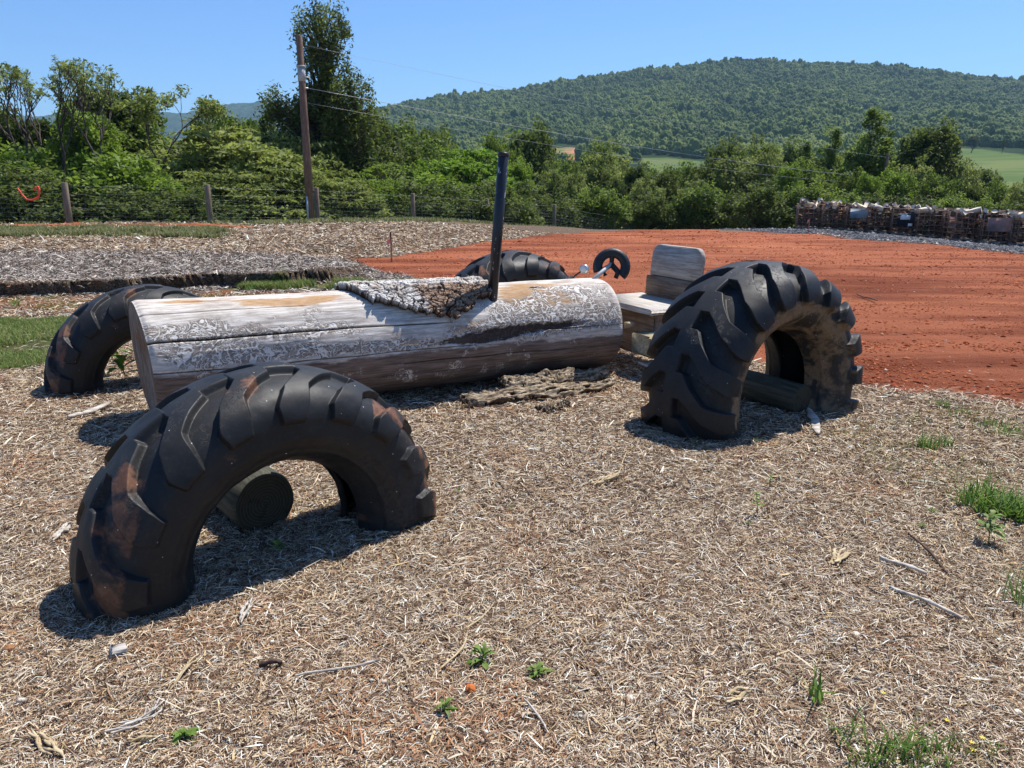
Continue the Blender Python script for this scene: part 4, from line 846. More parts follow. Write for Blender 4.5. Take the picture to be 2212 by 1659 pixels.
# loose bark plate on top
M_BARKP = NT('bark_plate'); Pb = M_BARKP.attr('luv').outputs['Vector']; vb = M_BARKP.attr('v').outputs['Fac']; nb = M_BARKP.noise(Pb, 9, 5, .7); nb2 = M_BARKP.noise(Pb, 60, 4, .7)
cb = M_BARKP.mix(M_BARKP.ramp(nb, .4, .62), (.70, .67, .62), (.44, .38, .32)); cb = M_BARKP.mix(M_BARKP.attr('red').outputs['Fac'], cb, M_BARKP.mix(M_BARKP.ramp(nb2, .35, .65), (.16, .07, .035), (.42, .30, .2))); cb = M_BARKP.mix(vb, (.05, .03, .02), cb)
M_BARKP.fin(cb, .95, M_BARKP.bump(nb2, .7, .006), .1)
def bark(n1, n2):
    t, p = np.meshgrid(np.linspace(1.28, 2.66, n1), np.linspace(20, 112, n2), indexing='ij')
    wx = t * 10.5 + .9 * fbm(t * 6, p * .1, 0, 3); wy = np.radians(p) * .41 * 21 + .9 * fbm(t * 5, p * .12, 0, 4)
    d1, d2, cid = worley(wx, wy, 8); e1, e2, cid2 = worley(wx * 2.1 + 3, wy * 2.3, 9)
    crk_ = sm((d2 - d1 - .05) / .12); crk2 = sm((e2 - e1 - .02) / .14); hgt = .019 * crk_ * (.75 + .4 * cid) + .008 * crk2 * (.4 + cid2) + .005 * fbm(t * 60, p, 0, 9) + .006 * (cid - .5) * np.sin(wx * 3)
    # outline
    lo = np.interp(t, [1.28, 1.42, 1.5, 1.62, 1.8, 2.0, 2.12, 2.2, 2.3, 2.4, 2.5, 2.58, 2.66], [86, 72, 54, 46, 40, 34, 29, 30, 37, 46, 52, 56, 66]) + 7 * fbm(t * 9, 1, 0, 6) + 4 * fbm(t * 50, 1, 0, 6)
    le = sm((t - 1.30 - .07 * fbm(p * .11, 2, 0, 5)) / .03) * sm((2.64 - .03 * fbm(p * .15, 5, 0, 5) - t) / .03)
    ins = (p > lo) & (le > .5) & (p < 110)
    lift = .008 + .022 * np.exp(-((p - lo) / 9) ** 2) * (.5 + .8 * fbm(t * 5, 0, 0, 5))
    rr = lrad(t) + lift + .020 + 1.25 * hgt
    def W3(rr): c, s = np.cos(np.radians(p)), np.sin(np.radians(p)); return np.stack([AX.x + DIR.x * t + PER.x * rr * c, AX.y + DIR.y * t + PER.y * rr * c, .388 - .012 * t + rr * s], -1).reshape(-1, 3)
    t0_ = t; t = 1.335 + (t - 1.28) * .865
    Vo = W3(rr); Vi = W3(lrad(t) + lift - .006); Fg = gridfaces(n1, n2); keep = ins.ravel()[Fg].all(1); Fo = Fg[keep]
    ed = {}
    for q in Fo:
        for a, b in ((q[0], q[1]), (q[1], q[2]), (q[2], q[3]), (q[3], q[0])):
            if (b, a) in ed: del ed[(b, a)]
            else: ed[(a, b)] = 1
    N = n1 * n2; wl = np.array([[b, a, a + N, b + N] for a, b in ed]); luv_ = np.stack([t, np.radians(p) * .41, 0 * t], -1).reshape(-1, 3)
    v = np.clip(crk_ * (.35 + .65 * crk2), 0, 1).ravel(); red_ = (sm((t0_ - 1.86 + .1 * fbm(t * 6, p * .05, 0, 2)) / .12) * sm((80 - p + 12 * fbm(t * 5, p * .08, 0, 3)) / 12) * .92).ravel()
    return mesh_np('bark_plate', np.vstack([Vo, Vi]), np.vstack([Fo, Fo[:, ::-1] + N, wl]), M_BARKP.m, body, False, {'luv': np.vstack([luv_, luv_]), 'v': np.concatenate([v, v * 0]), 'red': np.concatenate([red_, red_])})
bk = bark(520, 260)

# exhaust pipe
pb = LP(2.49, R(56), .395); ptop = atd(1088, 330, pb.y + .10)
mb = MB(); L_ = (ptop - pb).length; mb.tube([(0, 0, -.05), (0, 0, L_ * .5), (0, 0, L_ - .004), (0, 0, L_)], [.040, .040, .040, .036], 24); mb.tube([(0, 0, L_ - .03), (0, 0, L_ + .001)], [.043, .043], 24)
pp = mb.build('exhaust_pipe', M_PIPE, trac, True); q = (ptop - pb).to_track_quat('Z', 'Y')
pp.location = pb - trac.location; pp.rotation_euler = q.to_euler()

# steering wheel: a short length of small tyre on an iron column
hub = atd(1321, 576, 6.75); sw = empty('steering_wheel', hub - trac.location); sw.parent = trac
nrm = (PER * .75 - DIR * .55 + Vector((0, 0, .25))).normalized(); e1 = Vector((0, 0, 1)).cross(nrm).normalized() * 1.0; e2 = nrm.cross(e1)
th = np.radians(np.linspace(-42, 200, 90)); s_ = np.arange(18) * 2 * np.pi / 18; TH, SS = np.meshgrid(th, s_, indexing='ij')
rr = .120 + .042 * np.cos(SS) * (1 + .02 * (np.sin(TH * 30) > 0) * (np.cos(SS) > .2)); dd = .038 * np.sin(SS)
E1, E2, NN = np.array(e1), np.array(e2), np.array(nrm)
V = (rr * np.cos(TH))[..., None] * E1 + (rr * np.sin(TH))[..., None] * E2 + dd[..., None] * NN
mesh_np('wheel_rim', V.reshape(-1, 3), gridfaces(90, 18, True), M_BLK, sw, True)
def wp(a, b, c=0): return np.array(a * E1 + b * E2 + c * NN)
base = LP(3.50, R(86)) - hub
mb = MB(); mb.tube([np.array(base) - np.array([0, 0, .03]), np.array(base) * .5, wp(.0, .03, .0)], [.018, .017, .016], 10); mb.build('steering_column', M_PLATEG, sw, True)
mb = MB(); mb.tube([wp(0, .03, 0), wp(.0, .09, .0), wp(.02, .13, 0)], [.02, .022, .018], 8); mb.tube([wp(0, .02, 0), wp(.06, -.045, 0), wp(.04, -.10, 0)], [.024, .028, .02], 7); mb.tube([wp(0, .02, 0), wp(-.07, -.03, 0), wp(-.05, -.08, .0)], [.02, .026, .02], 7); mb.build('spokes', M_BLK, sw)
# small round lamp
lb = LP(3.38, R(112)); lp_ = atd(1262, 581, lb.y + .02); hl = empty('head_lamp', lp_ - trac.location); hl.parent = trac
dn = np.array((Vector((-.55, -.83, .05))).normalized())
mb = MB(); mb.tube([dn * .02, dn * -.01, dn * -.035, dn * -.045], [.038, .038, .032, .015], 20); mb.build('lamp_housing', mat_plain('chrome', (.75, .75, .74), .3, .8, .1), hl, True)
mb = MB(); mb.tube([dn * .021, dn * .026], [.033, .028], 20); mb.build('lens', mat_plain('lamp_lens', (.6, .62, .6), .25, 0, .1), hl, True)
mb = MB(); q_ = np.array(lb - lp_); mb.tube([dn * -.01, q_ * .5, q_ + np.array([0, 0, -.03])], .007, 8); mb.build('lamp_stem', M_BLK, hl)

# ------------------------------------------------------------------ wooden seat behind the log
def LF(xp, yp, z): p = AX + DIR * xp - PER * yp; return Vector((p.x, p.y, z))       # +yp = far side
seat = tag(empty('wooden_seat', LF(4.25, 0, -.1), YAW), 'grey plank driver seat with rounded backrest between the log and the big right tyre', 'seat')
def sb(name, mat, x0, x1, y0, y1, z0, z1, bev=.008, M=None, parent=None):
    mb = MB(); mb.box(((x0 + x1) / 2 - 4.25, (y0 + y1) / 2, (z0 + z1) / 2 + .1), (x1 - x0, y1 - y0, z1 - z0), M, bev=bev); return mb.build(name, mat, parent or seat)
def rounded_board(name, mat, xc, y0, y1, z0, z1, th_, rad, lean, parent):
    pts = []
    for (cy, cz, a0) in ((y1 - rad, z1 - rad, 0), (y0 + rad, z1 - rad, 90)):
        for k in range(9): a = R(a0 + k * 90 / 8); pts.append((cy + rad * math.cos(a), cz + rad * math.sin(a)))
    pts += [(y0, z0), (y1, z0)]; n = len(pts); V = []
    for dx, ins in ((-th_ / 2, .006), (-th_ / 2 + .006, 0), (th_ / 2 - .006, 0), (th_ / 2, .006)):
        cyc, czc = (y0 + y1) / 2, (z0 + z1) / 2
        for (a, b) in pts: V.append((xc - 4.25 + dx + (b - z0) * lean, a + (cyc - a) * ins * 3, b + (czc - b) * ins * 3 + .1))
    Q = [[l * n + i, l * n + (i + 1) % n, (l + 1) * n + (i + 1) % n, (l + 1) * n + i] for l in range(3) for i in range(n)]
    V += [(xc - 4.25 - th_ / 2, (y0 + y1) / 2, (z0 + z1) / 2 + .1), (xc - 4.25 + th_ / 2 + (z1 - z0) * lean * .5, (y0 + y1) / 2, (z0 + z1) / 2 + .1)]
    V[-2] = (xc - 4.25 - th_ / 2 + (z1 - z0) * lean * .5, V[-2][1], V[-2][2])
    Tn = [[4 * n, (i + 1) % n, i] for i in range(n)] + [[4 * n + 1, 3 * n + i, 3 * n + (i + 1) % n] for i in range(n)]
    return mesh_np(name, np.array(V), [np.array(Q), np.array(Tn)], mat, parent)
M_SEATY = mat_wood('grey_board', (.30, .26, .225), (.54, .49, .44), 1); M_SEATB = mat_wood('brown_board', (.17, .11, .075), (.33, .24, .17), 1)
rounded_board('backrest', M_SEATY, 4.45, -.34, .36, .69, .975, .05, .10, .10, seat)
rounded_board('lower_back_board', M_SEATB, 4.43, -.38, .40, .50, .685, .05, .02, .06, seat)
sb('seat_board', mat_wood('pale_board', (.46, .42, .37), (.68, .64, .58), 1), 3.88, 4.46, -.40, .52, .445, .495)
sb('riser', M_SEATB, 3.94, 4.06, -.37, .40, .06, .444)
sb('side_panel', M_SEATB, 4.062, 4.42, -.37, -.32, .06, .444); sb('side_panel', M_SEATB, 4.062, 4.42, .34, .39, .06, .444)
ff = tag(empty('timber_footrest', LF(3.9, -.3, -.1), YAW), 'thick yellowish timber beam and small plank wedged between log end and seat', 'footrest')
def fb(name, mat, x0, x1, y0, y1, z0, z1, bev=.012):
    mb = MB(); mb.box(((x0 + x1) / 2 - 3.9, (y0 + y1) / 2 + .3, (z0 + z1) / 2 + .1), (x1 - x0, y1 - y0, z1 - z0), bev=bev); return mb.build(name, mat, ff)
M_PALE2 = mat_wood('lichen_timber', (.34, .28, .16), (.62, .54, .36), 0)
fb('beam', M_PALE2, 3.76, 4.5, -.56, -.30, .13, .30); fb('small_plank', M_SEATY, 3.74, 4.2, -.66, -.44, .045, .075, .005)
mb = MB(); mb.tube([(-.12, .12, .44), (-.04, .11, .44)], [.028, .026], 10); mb.build('peg', M_PALE, ff, True)

# ------------------------------------------------------------------ firewood cages
def wood_piece(seed, merged=None):
    r = np.random.default_rng(seed); L = r.uniform(.34, .44); a = r.uniform(.05, .085); n = 7
    if seed % 3 == 0: ang = np.linspace(0, 2 * np.pi, n, endpoint=False); prof = np.stack([np.cos(ang), np.sin(ang)], 1) * a * .85 * r.uniform(.9, 1.1, (n, 1)); bark = np.ones(n)
    else:
        ang = np.linspace(-.9, .9, n - 1); prof = np.vstack([np.stack([np.cos(ang), np.sin(ang)], 1) * a * 1.3, [[-.01, .01]]]) - [a * .6, 0]; bark = np.r_[np.ones(n - 1), 0]
    xs_ = np.linspace(-L / 2, L / 2, 4); V = []; c = []
    for i, x_ in enumerate(xs_):
        o_ = r.normal(size=2) * .006; P = prof * r.uniform(.95, 1.05) + o_; V += [[x_, p[0], p[1]] for p in P]; c += list(bark)
    Q = gridfaces(4, n, True); Fm = []
    for q in Q: Fm.append(0 if c[q[0]] and c[q[2]] and c[q[1]] and c[q[3]] else 1)
    V += [[-L / 2, 0, 0], [L / 2, 0, 0]]; Tn = [[4 * n, (i + 1) % n, i] for i in range(n)] + [[4 * n + 1, 3 * n + i, 3 * n + (i + 1) % n] for i in range(n)]
    return np.array(V), Q, np.array(Tn), np.array(Fm + [1] * len(Tn))
M_FBARK = mat_bark('firewood_bark', (.06, .045, .035), (.20, .15, .115), (6, 20, 20)); M_FSPLIT = mat_wood('split_wood_face', (.60, .49, .36), (.86, .79, .67), 0)
M_FDARK = mat_wood('dark_stacked_wood', (.13, .065, .038), (.30, .175, .11), 0)
M_FRED = mat_wood('reddish_split_wood', (.30, .115, .055), (.52, .25, .14), 0)
pieces = []
for s_ in range(18):
    V, Q, Tn, mi = wood_piece(s_); o = mesh_np('firewood', V, [Q, Tn], [M_FBARK, M_FSPLIT if s_ < 9 else (M_FDARK if s_ % 4 else M_FRED)], None, False, None, False, mi); pieces.append((o, V, Q, Tn, mi))
CG = [(1955, 2012, 552, 34.6), (2014, 2070, 557, 34.1), (2076, 2128, 562, 33.6), (2132, 2188, 567, 33.0), (2190, 2247, 571, 32.5), (2249, 2316, 577, 32.0), (2318, 2372, 580, 31.6), (2344, 2410, 594, 29.9), (2413, 2482, 602, 29.2), (2484, 2556, 606, 28.8)]
BACK = [(2300, 2362, 0, 33.6), (2364, 2426, 0, 33.1), (2428, 2490, 0, 32.6), (2492, 2556, 0, 32.0), (2410, 2474, 0, 31.2), (2476, 2544, 0, 30.7)]
K = 2212 / 2500
clab = ['leftmost cage of firewood behind the thin stake', 'cage of firewood second from the left, without a plate', 'cage of firewood with a pale grey plate on its front', 'cage of firewood between the grey plate and the black board', 'cage of firewood with a black board and white papers', 'cage of firewood right of the black board, heaped with pale splits', 'cage of firewood with a pinkish plate half hidden by the front cage', 'front cage of reddish firewood standing on its own pallet, no plate', 'front cage of firewood with a large rusty pink plate', 'front cage of firewood cut by the right edge of the photo', 'rear cage of firewood seen over the black-board cages', 'rear cage heaped with wood above the pinkish plate', 'rear cage behind the front plateless cage', 'rear cage at the right edge behind the others', 'middle cage of firewood behind the large rusty plate', 'middle cage of firewood at the right edge']
cage0 = None; wood_spots = []
def cage_meshes():
    W, D, H = 1.06, 1.0, 1.0; mb = MB()
    def bar(a, b, r=.011): mb.tube([a, b], r, 5)
    for sy in (-D / 2, D / 2):
        for k in range(6): x_ = -W / 2 + W * k / 5; bar((x_, sy, .13), (x_, sy, H + .12), .015 if k in (0, 5) else .010)
        for k in range(6): z_ = .14 + (H - .03) * k / 5; bar((-W / 2, sy + (.012 if sy > 0 else -.012), z_), (W / 2, sy + (.012 if sy > 0 else -.012), z_), .016 if k == 5 else .010)
    for sx in (-W / 2, W / 2):
        for k in range(1, 5): y_ = -D / 2 + D * k / 5; bar((sx, y_, .13), (sx, y_, H + .12))
        for k in range(6): z_ = .14 + (H - .03) * k / 5; bar((sx, -D / 2, z_), (sx, D / 2, z_), .014 if k == 5 else .010)
    pm = MB()
    for sy in (-D / 2 + .06, 0, D / 2 - .06):
        for sx in (-W / 2 + .07, 0, W / 2 - .07): pm.box((sx, sy, .055), (.13, .10, .07), bev=.004)
    for k in range(6): pm.box((-W / 2 + W * (k + .5) / 6, 0, .104), (.13, D, .022), bev=.003)
    for sy in (-D / 2 + .06, 0, D / 2 - .06): pm.box((0, sy, .010), (W, .10, .018), bev=.003)
    return mb, pm
for i, (ul, ur, vb, D) in enumerate(CG + BACK):
    um = (ul + ur) / 2 * K; r = ray(um, 500); r = r * (D / r[1]); x_, y_ = r[0], r[1] + .5; zc = float(gz(x_, y_)) + .01
    yawc = R(-14 + random.uniform(-3, 3))
    if cage0 is None:
        cage0 = empty('firewood_cage'); a, b = cage_meshes(); a.build('wire_cage', M_CAGE, cage0); b.build('pallet', M_SEATW, cage0); cg = cage0
    else: cg = copy_tree(cage0)
    cg.location = (x_, y_, zc); cg.rotation_euler = (0, 0, yawc); tag(cg, clab[i], 'cage', 'wire cages full of firewood')
    M4 = Matrix.Translation((x_, y_, zc)) @ Matrix.Rotation(yawc, 4, 'Z')
    hp = .12 if i < 7 else .10
    for k in range(63):
        fx = random.uniform(-.42, .42); lay = k // 10
        if lay < 5: fz = .22 + lay * .175 + random.uniform(-.03, .03); fy = random.choice([-.42, -.36, -.30, -.1, .2]) if k % 10 < 7 else random.uniform(-.2, .4)
        else: fz = 1.08 + random.uniform(-.04, hp); fy = random.uniform(-.42, .42); fx = random.uniform(-.46, .46)
        rot = (random.uniform(0, 6.28), random.uniform(-.35, .35) * (1.6 if lay >= 5 else 1), random.uniform(-.5, .5) + (1.57 if random.random() < .45 else 0))
        if abs(fy) > .3 and lay < 5: fy = -.30; 
        pr = (lay >= 5) * 3 + (fy < -.25) * 1 + (1 if i < 10 else -1.5) + (i in (7, 8)) * .5
        wood_spots.append((pr + random.random() * .2, M4 @ Vector((fx, fy, fz)), rot, yawc, (12 + 4 * (k % 2)) if i in (7, 8, 9) and lay < 5 else (k + i * 5) % 9 + (9 if lay < 5 and k % 11 else 0), i, lay))
    # boards wired to the front
    def plate(x0, x1, z0, z1, mat, nm='sign_plate'):
        mb = MB(); mb.box(((x0 + x1) / 2, -.545, (z0 + z1) / 2), (x1 - x0, .008, z1 - z0), bev=.002); return mb.build(nm, mat, cg)
    if i == 2: plate(-.42, .28, .62, 1.02, M_PLATEG)
    if i == 6: plate(-.35, .4, .50, .95, M_PLATER)
    if i == 8: plate(-.42, .38, .50, 1.0, M_PLATER)
    if i == 4:
        p_ = plate(-.36, .30, .42, .93, M_BOARD, 'board')
        for (a0, a1, b0, b1) in ((-.25, .12, .68, .86), (.06, .22, .42, .53), (-.30, .0, .875, .92)):
            mb = MB(); mb.box(((a0 + a1) / 2, -.552, (b0 + b1) / 2), (a1 - a0, .003, b1 - b0)); mb.build('paper', M_PAPER, p_)
cshort = ['leftmost wire cage', 'second wire cage from the left', 'cage with the grey plate', 'cage right of the grey plate', 'cage with the black board', 'cage right of the black board', 'cage with the half hidden pink plate', 'front cage without a plate', 'front cage with the large pink plate', 'front cage cut by the right edge', 'rear cage', 'rear cage', 'rear cage', 'rear cage', 'rear cage', 'rear cage']
def fwl(c, l): return ('pale split firewood piece heaped on top of the ' if l >= 5 else 'dark firewood piece packed behind the bars of the ') + cshort[c]
wood_spots.sort(key=lambda q: -q[0]); mbw = MB(); restV = []; restQ = []; restT = []; miq = []; mit = []; nn_ = 0
for j, (pr, p, rot, yw, pi_, ci_, ly_) in enumerate(wood_spots):
    o0, V, Q, Tn, mi = pieces[pi_]; E = Matrix.Rotation(yw, 3, 'Z') @ (Matrix.Rotation(rot[2], 3, 'Z') @ Matrix.Rotation(rot[1], 3, 'Y') @ Matrix.Rotation(rot[0], 3, 'X'))
    if j < 300:
        o = o0.copy(); COL.objects.link(o); o.location = p; o.rotation_euler = E.to_euler(); tag(o, fwl(ci_, ly_), 'firewood', 'split firewood in the wire cages'); o.scale = (1.25, 1.45, 1.45) if ly_ >= 5 else (1, 1, 1)
    else:
        restV.append(V @ np.array(E).T + np.array(p)); restQ.append(Q + nn_); restT.append(Tn + nn_); miq.append(mi[:len(Q)]); mit.append(mi[len(Q):]); nn_ += len(V)
tag(mesh_np('stacked_firewood', np.vstack(restV), [np.vstack(restQ), np.vstack(restT)], [M_FBARK, M_FDARK], None, False, None, True, np.concatenate(miq + mit)), 'mass of split firewood deeper inside the wire cages', 'firewood', None, 'stuff')

# ------------------------------------------------------------------ mulch, grass, clods, gravel
def region(x, y):
    wob = .25 * fbm(x * 1.3, y * 1.3, 0, 51); red = sm((sdpoly(x, y, RED) + wob + .12) / .3)
    red = np.maximum(red, sm((sdpoly(x, y, [(-60, 22.9), (-8.5, 22.9), (-7.3, 23.8), (-8.2, 24.8), (-60, 24.9)]) + wob * 3.2 - .25) / .4))
    g = np.zeros(np.shape(x))
    for Pg in GRASSP: g = np.maximum(g, sm((sdpoly(x, y, Pg) + wob * 1.5 + .2) / .5))
    soil_ = .85 * sm((sdpoly(x, y, [(-30, 10.6), (-5.2, 10.0), (-3.4, 10.5), (-2.6, 12.6), (-5.3, 12.2), (-8, 11.4), (-30, 11)]) + wob * 1.5 + .2) / .6)
    grv = sm((sdpoly(x, y, GRAVEL) + wob * 1.5 + .2) / .5)
    return red, g, soil_, grv
def slope_at(x, y, e=.05): g0 = gz(x, y); return g0, (gz(x + e, y) - g0) / e, (gz(x, y + e) - g0) / e
STRAW = np.array([[.66, .57, .44], [.54, .43, .31], [.34, .235, .15], [.60, .46, .27], [.17, .10, .06], [.85, .79, .69], [.085, .05, .032], [.30, .165, .09], [.50, .45, .39]])
STRAW_P = np.array([.17, .15, .13, .08, .16, .10, .18, .06, .03]); STRAW_P /= STRAW_P.sum()
def strands(name, y0, y1, N, l0, l1, w0, wscale, seed, label, grey=0., tiltmax=.35, xk=.92):
    r = np.random.default_rng(seed); y = np.exp(r.uniform(math.log(y0), math.log(y1), N)); x = r.uniform(-1, 1, N) * (xk * y + .9)
    rd, g, so, gv = region(x, y); keep = r.uniform(0, 1, N) > np.clip(rd * 1.02 + g * .93 + so * .8 + gv, 0, .999)
    # thin patches where the darker, redder layer shows
    thin = sm((fbm(x * 1.6, y * 1.6, 0, 81) - .12) / .3); keep &= r.uniform(0, 1, N) > thin * .45
    keep &= gz(x, y) > -3
    x, y = x[keep], y[keep]; n = len(x); z, sx_, sy_ = slope_at(x, y)
    okk = (np.hypot(sx_, sy_) < (1.1 if y1 > 10 else 9)) | (r.uniform(0, 1, n) < .45); x, y, z, sx_, sy_ = x[okk], y[okk], z[okk], sx_[okk], sy_[okk]; n = len(x); up = np.stack([-sx_, -sy_, np.ones(n)], 1); up /= np.linalg.norm(up, axis=1)[:, None]
    ang = r.uniform(0, 6.283, n) + .8 * fbm(x * 2, y * 2, 0, 82); d = np.stack([np.cos(ang), np.sin(ang), 0 * ang], 1); d -= up * (d * up).sum(1)[:, None]
    tilt = r.normal(0, tiltmax * .45, n); d = d + up * tilt[:, None]; d /= np.linalg.norm(d, axis=1)[:, None]; b = np.cross(up, d); b /= np.linalg.norm(b, axis=1)[:, None]; roll = r.normal(0, .5, n)[:, None]; u2 = np.cross(d, b); b = b * np.cos(roll) + u2 * np.sin(roll)
    if y1 > 10: dy_, dz_ = lip(x, y); y = y + dy_; z = z + dz_
    big = r.uniform(0, 1, n); sc_ = np.maximum(1, y / 3.2) ** wscale
    L = r.uniform(l0, l1, n) * np.where(big > .985, 2.1, 1) * sc_ ** .5; wd = w0 * r.uniform(.5, 1.5, n) * np.where(big > .96, 2.2, 1) * sc_
    lift = r.uniform(.0, .018, n) * sc_ ** .4 + np.abs(tilt) * L * .35
    c = np.stack([x, y, z + lift], 1); bk_ = np.where(big > .96, .35, 1.)[:, None]; bend = bk_ * r.normal(0, .13, n)[:, None] * L[:, None]; side = bk_ * r.normal(0, .09, n)[:, None] * L[:, None]
    P0 = c - d * L[:, None] * .5; P2 = c + d * L[:, None] * .5; P1 = c + up * np.abs(bend) * .6 + b * side; hw = b * wd[:, None] * .5
    V = np.stack([P0 - hw * .5, P0 + hw * .5, P1 - hw, P1 + hw, P2 - hw * .4, P2 + hw * .4], 1).reshape(-1, 3)
    base = (np.arange(n) * 6)[:, None]; Q = np.concatenate([base + [0, 1, 3, 2], base + [2, 3, 5, 4]])
    tone = fbm(x * .9, y * .9, 0, 83); P = r.uniform(0, 1, n); cum = np.cumsum(STRAW_P); ix = np.searchsorted(cum, P).clip(0, 8); col = STRAW[ix] * r.uniform(.75, 1.18, (n, 1))
    redp = (sm((fbm(x * 2.1, y * 2.1, 0, 84) - .05) / .5) * (r.uniform(0, 1, n) < .22))[:, None]; col = col * (1 - redp) + redp * np.array([.40, .20, .10]) * r.uniform(.6, 1.3, (n, 1))
    warm = sm((x - 1.2) / 2)[:, None] * sm((6 - y) / 3)[:, None] * .5; col = col * (1 - warm * np.array([0, .04, .22]))
    bedg = (grey * sm((17.5 - y - 1.0 * fbm(x * .4, y * .4, 0, 6)) / 1.5) * sm((y - 11.5) / .5))[:, None]; lum = col.mean(1, keepdims=True); col = col * (1 - bedg) + bedg * lum * np.array([.90, .85, .83])
    col = np.clip(col * np.array([1.02, .975, .905]), 0, .8); ca = np.repeat(np.c_[col, np.ones(n)], 6, 0)
    o = mesh_np(name, V, Q, M_STRAW, None, False, {'col': ca}); return tag(o, label, 'mulch', None, 'stuff')
strands('straw_mulch', 1.1, 7.2, 1200000, .018, .058, .0024, 1.0, 101, 'loose shredded bark and straw mulch covering the ground in the foreground')
strands('mulch_mound', 7.0, 30, 530000, .028, .075, .0034, .80, 102, 'raised grey-brown mulch bed and long mulch bank in front of the fence', .75, .45)
def blades(name, polys, N, hgt, wdt, cols, label, seed, y0=None, dens=None, cat='grass'):
    r = np.random.default_rng(seed); out = []
    xs_, ys_ = [], []
    for (Pg, n) in polys:
        Pg = np.array(Pg); lo, hi = Pg.min(0), Pg.max(0); lo = np.maximum(lo, [-22, 0]); m_ = 0; tries = 0
        while m_ < n and tries < 40:
            q = r.uniform(lo, hi, (n, 2)); q = q[np.abs(q[:, 0]) < .8 * q[:, 1] + 1]; q = q[(sdpoly(q[:, 0], q[:, 1], list(map(tuple, Pg))) + .3 * fbm(q[:, 0] * 1.3, q[:, 1] * 1.3, 0, 51)) > .0]; q = q[(fbm(q[:, 0] * 2.2, q[:, 1] * 2.2, 0, 91) + .25) > r.uniform(0, .6, len(q))]; xs_.append(q[:n - m_, 0]); ys_.append(q[:n - m_, 1]); m_ += len(q[:n - m_]); tries += 1
    x, y = np.concatenate(xs_), np.concatenate(ys_); n = len(x); z = gz(x, y); a = r.uniform(0, 6.283, n); s_ = np.maximum(1, y / 8) ** .8
    h = hgt * r.uniform(.4, 1.4, n); ld = np.stack([np.cos(a), np.sin(a), 0 * a], 1); lean = r.uniform(.1, .9, n)[:, None]; sd = np.stack([-np.sin(a), np.cos(a), 0 * a], 1) * (wdt * s_ * r.uniform(.6, 1.3, n))[:, None]
    P = np.stack([x, y, z], 1); m1 = P + ld * lean * h[:, None] * .35 + np.array([0, 0, 1]) * h[:, None] * .6; tp_ = P + ld * lean * h[:, None] + np.array([0, 0, 1]) * (h * (1 - .25 * lean[:, 0]))[:, None]
    V = np.stack([P - sd * .5, P + sd * .5, m1 - sd * .4, m1 + sd * .4, tp_ - sd * .08, tp_ + sd * .08], 1).reshape(-1, 3); base = (np.arange(n) * 6)[:, None]; Q = np.concatenate([base + [0, 1, 3, 2], base + [2, 3, 5, 4]])
    C = np.array(cols)[r.integers(0, len(cols), n)] * r.uniform(.7, 1.3, (n, 1)); o = mesh_np(name, V, Q, M_GRASS, None, False, {'col': np.repeat(np.c_[C, np.ones(n)], 6, 0)}); return tag(o, label, cat, None, 'stuff')
GC = [(.13, .22, .03), (.19, .28, .05), (.25, .30, .08), (.38, .33, .15), (.10, .17, .03)]; GD = [(.17, .20, .06), (.30, .29, .12), (.42, .36, .20), (.12, .17, .04)]
blades('clover_grass', [([(-11, 10.0), (-5.3, 9.5), (-4.0, 7.6), (-4.3, 6.6), (-5.4, 6.3), (-11, 5)], 60000)], 0, .055, .006, GC, 'patch of short green grass and clover at the left edge', 201)
blades('grass_strip', [([(-22, 19.8), (-7.6, 19.8), (-7.2, 21), (-8.5, 22.6), (-22, 22.8)], 60000), ([(-22, 24.8), (-8, 24.8), (-4, 29), (0, 34), (6, 42), (8, 46), (5, 48), (-8, 34), (-22, 27)], 60000)], 0, .12, .008, GD, 'rough grass strip along the foot of the wire fence', 202)
blades('grass_behind_log', [([(-4.4, 12.35), (-3.1, 12.3), (-1.3, 13.1), (-1.8, 13.7), (-3.4, 13.2), (-4.4, 12.7)], 9000)], 0, .11, .007, GC[:3] + GD[:2], 'green grass tufts under the cut edge of the mulch bed behind the log', 203)
blades('sparse_weeds', [([(2.0, 4.6), (3.2, 5.5), (3.9, 5.0), (3.2, 3.4), (2.4, 3.2)], 1400), ([(-6.5, 10.2), (-4, 10.4), (-3.4, 12), (-7, 11.4)], 1800), ([(.9, 1.6), (2.0, 1.6), (1.9, 2.0), (1.1, 1.9)], 500)], 0, .05, .004, GC, 'thin scattered blades of grass sprouting through the mulch at right', 204)
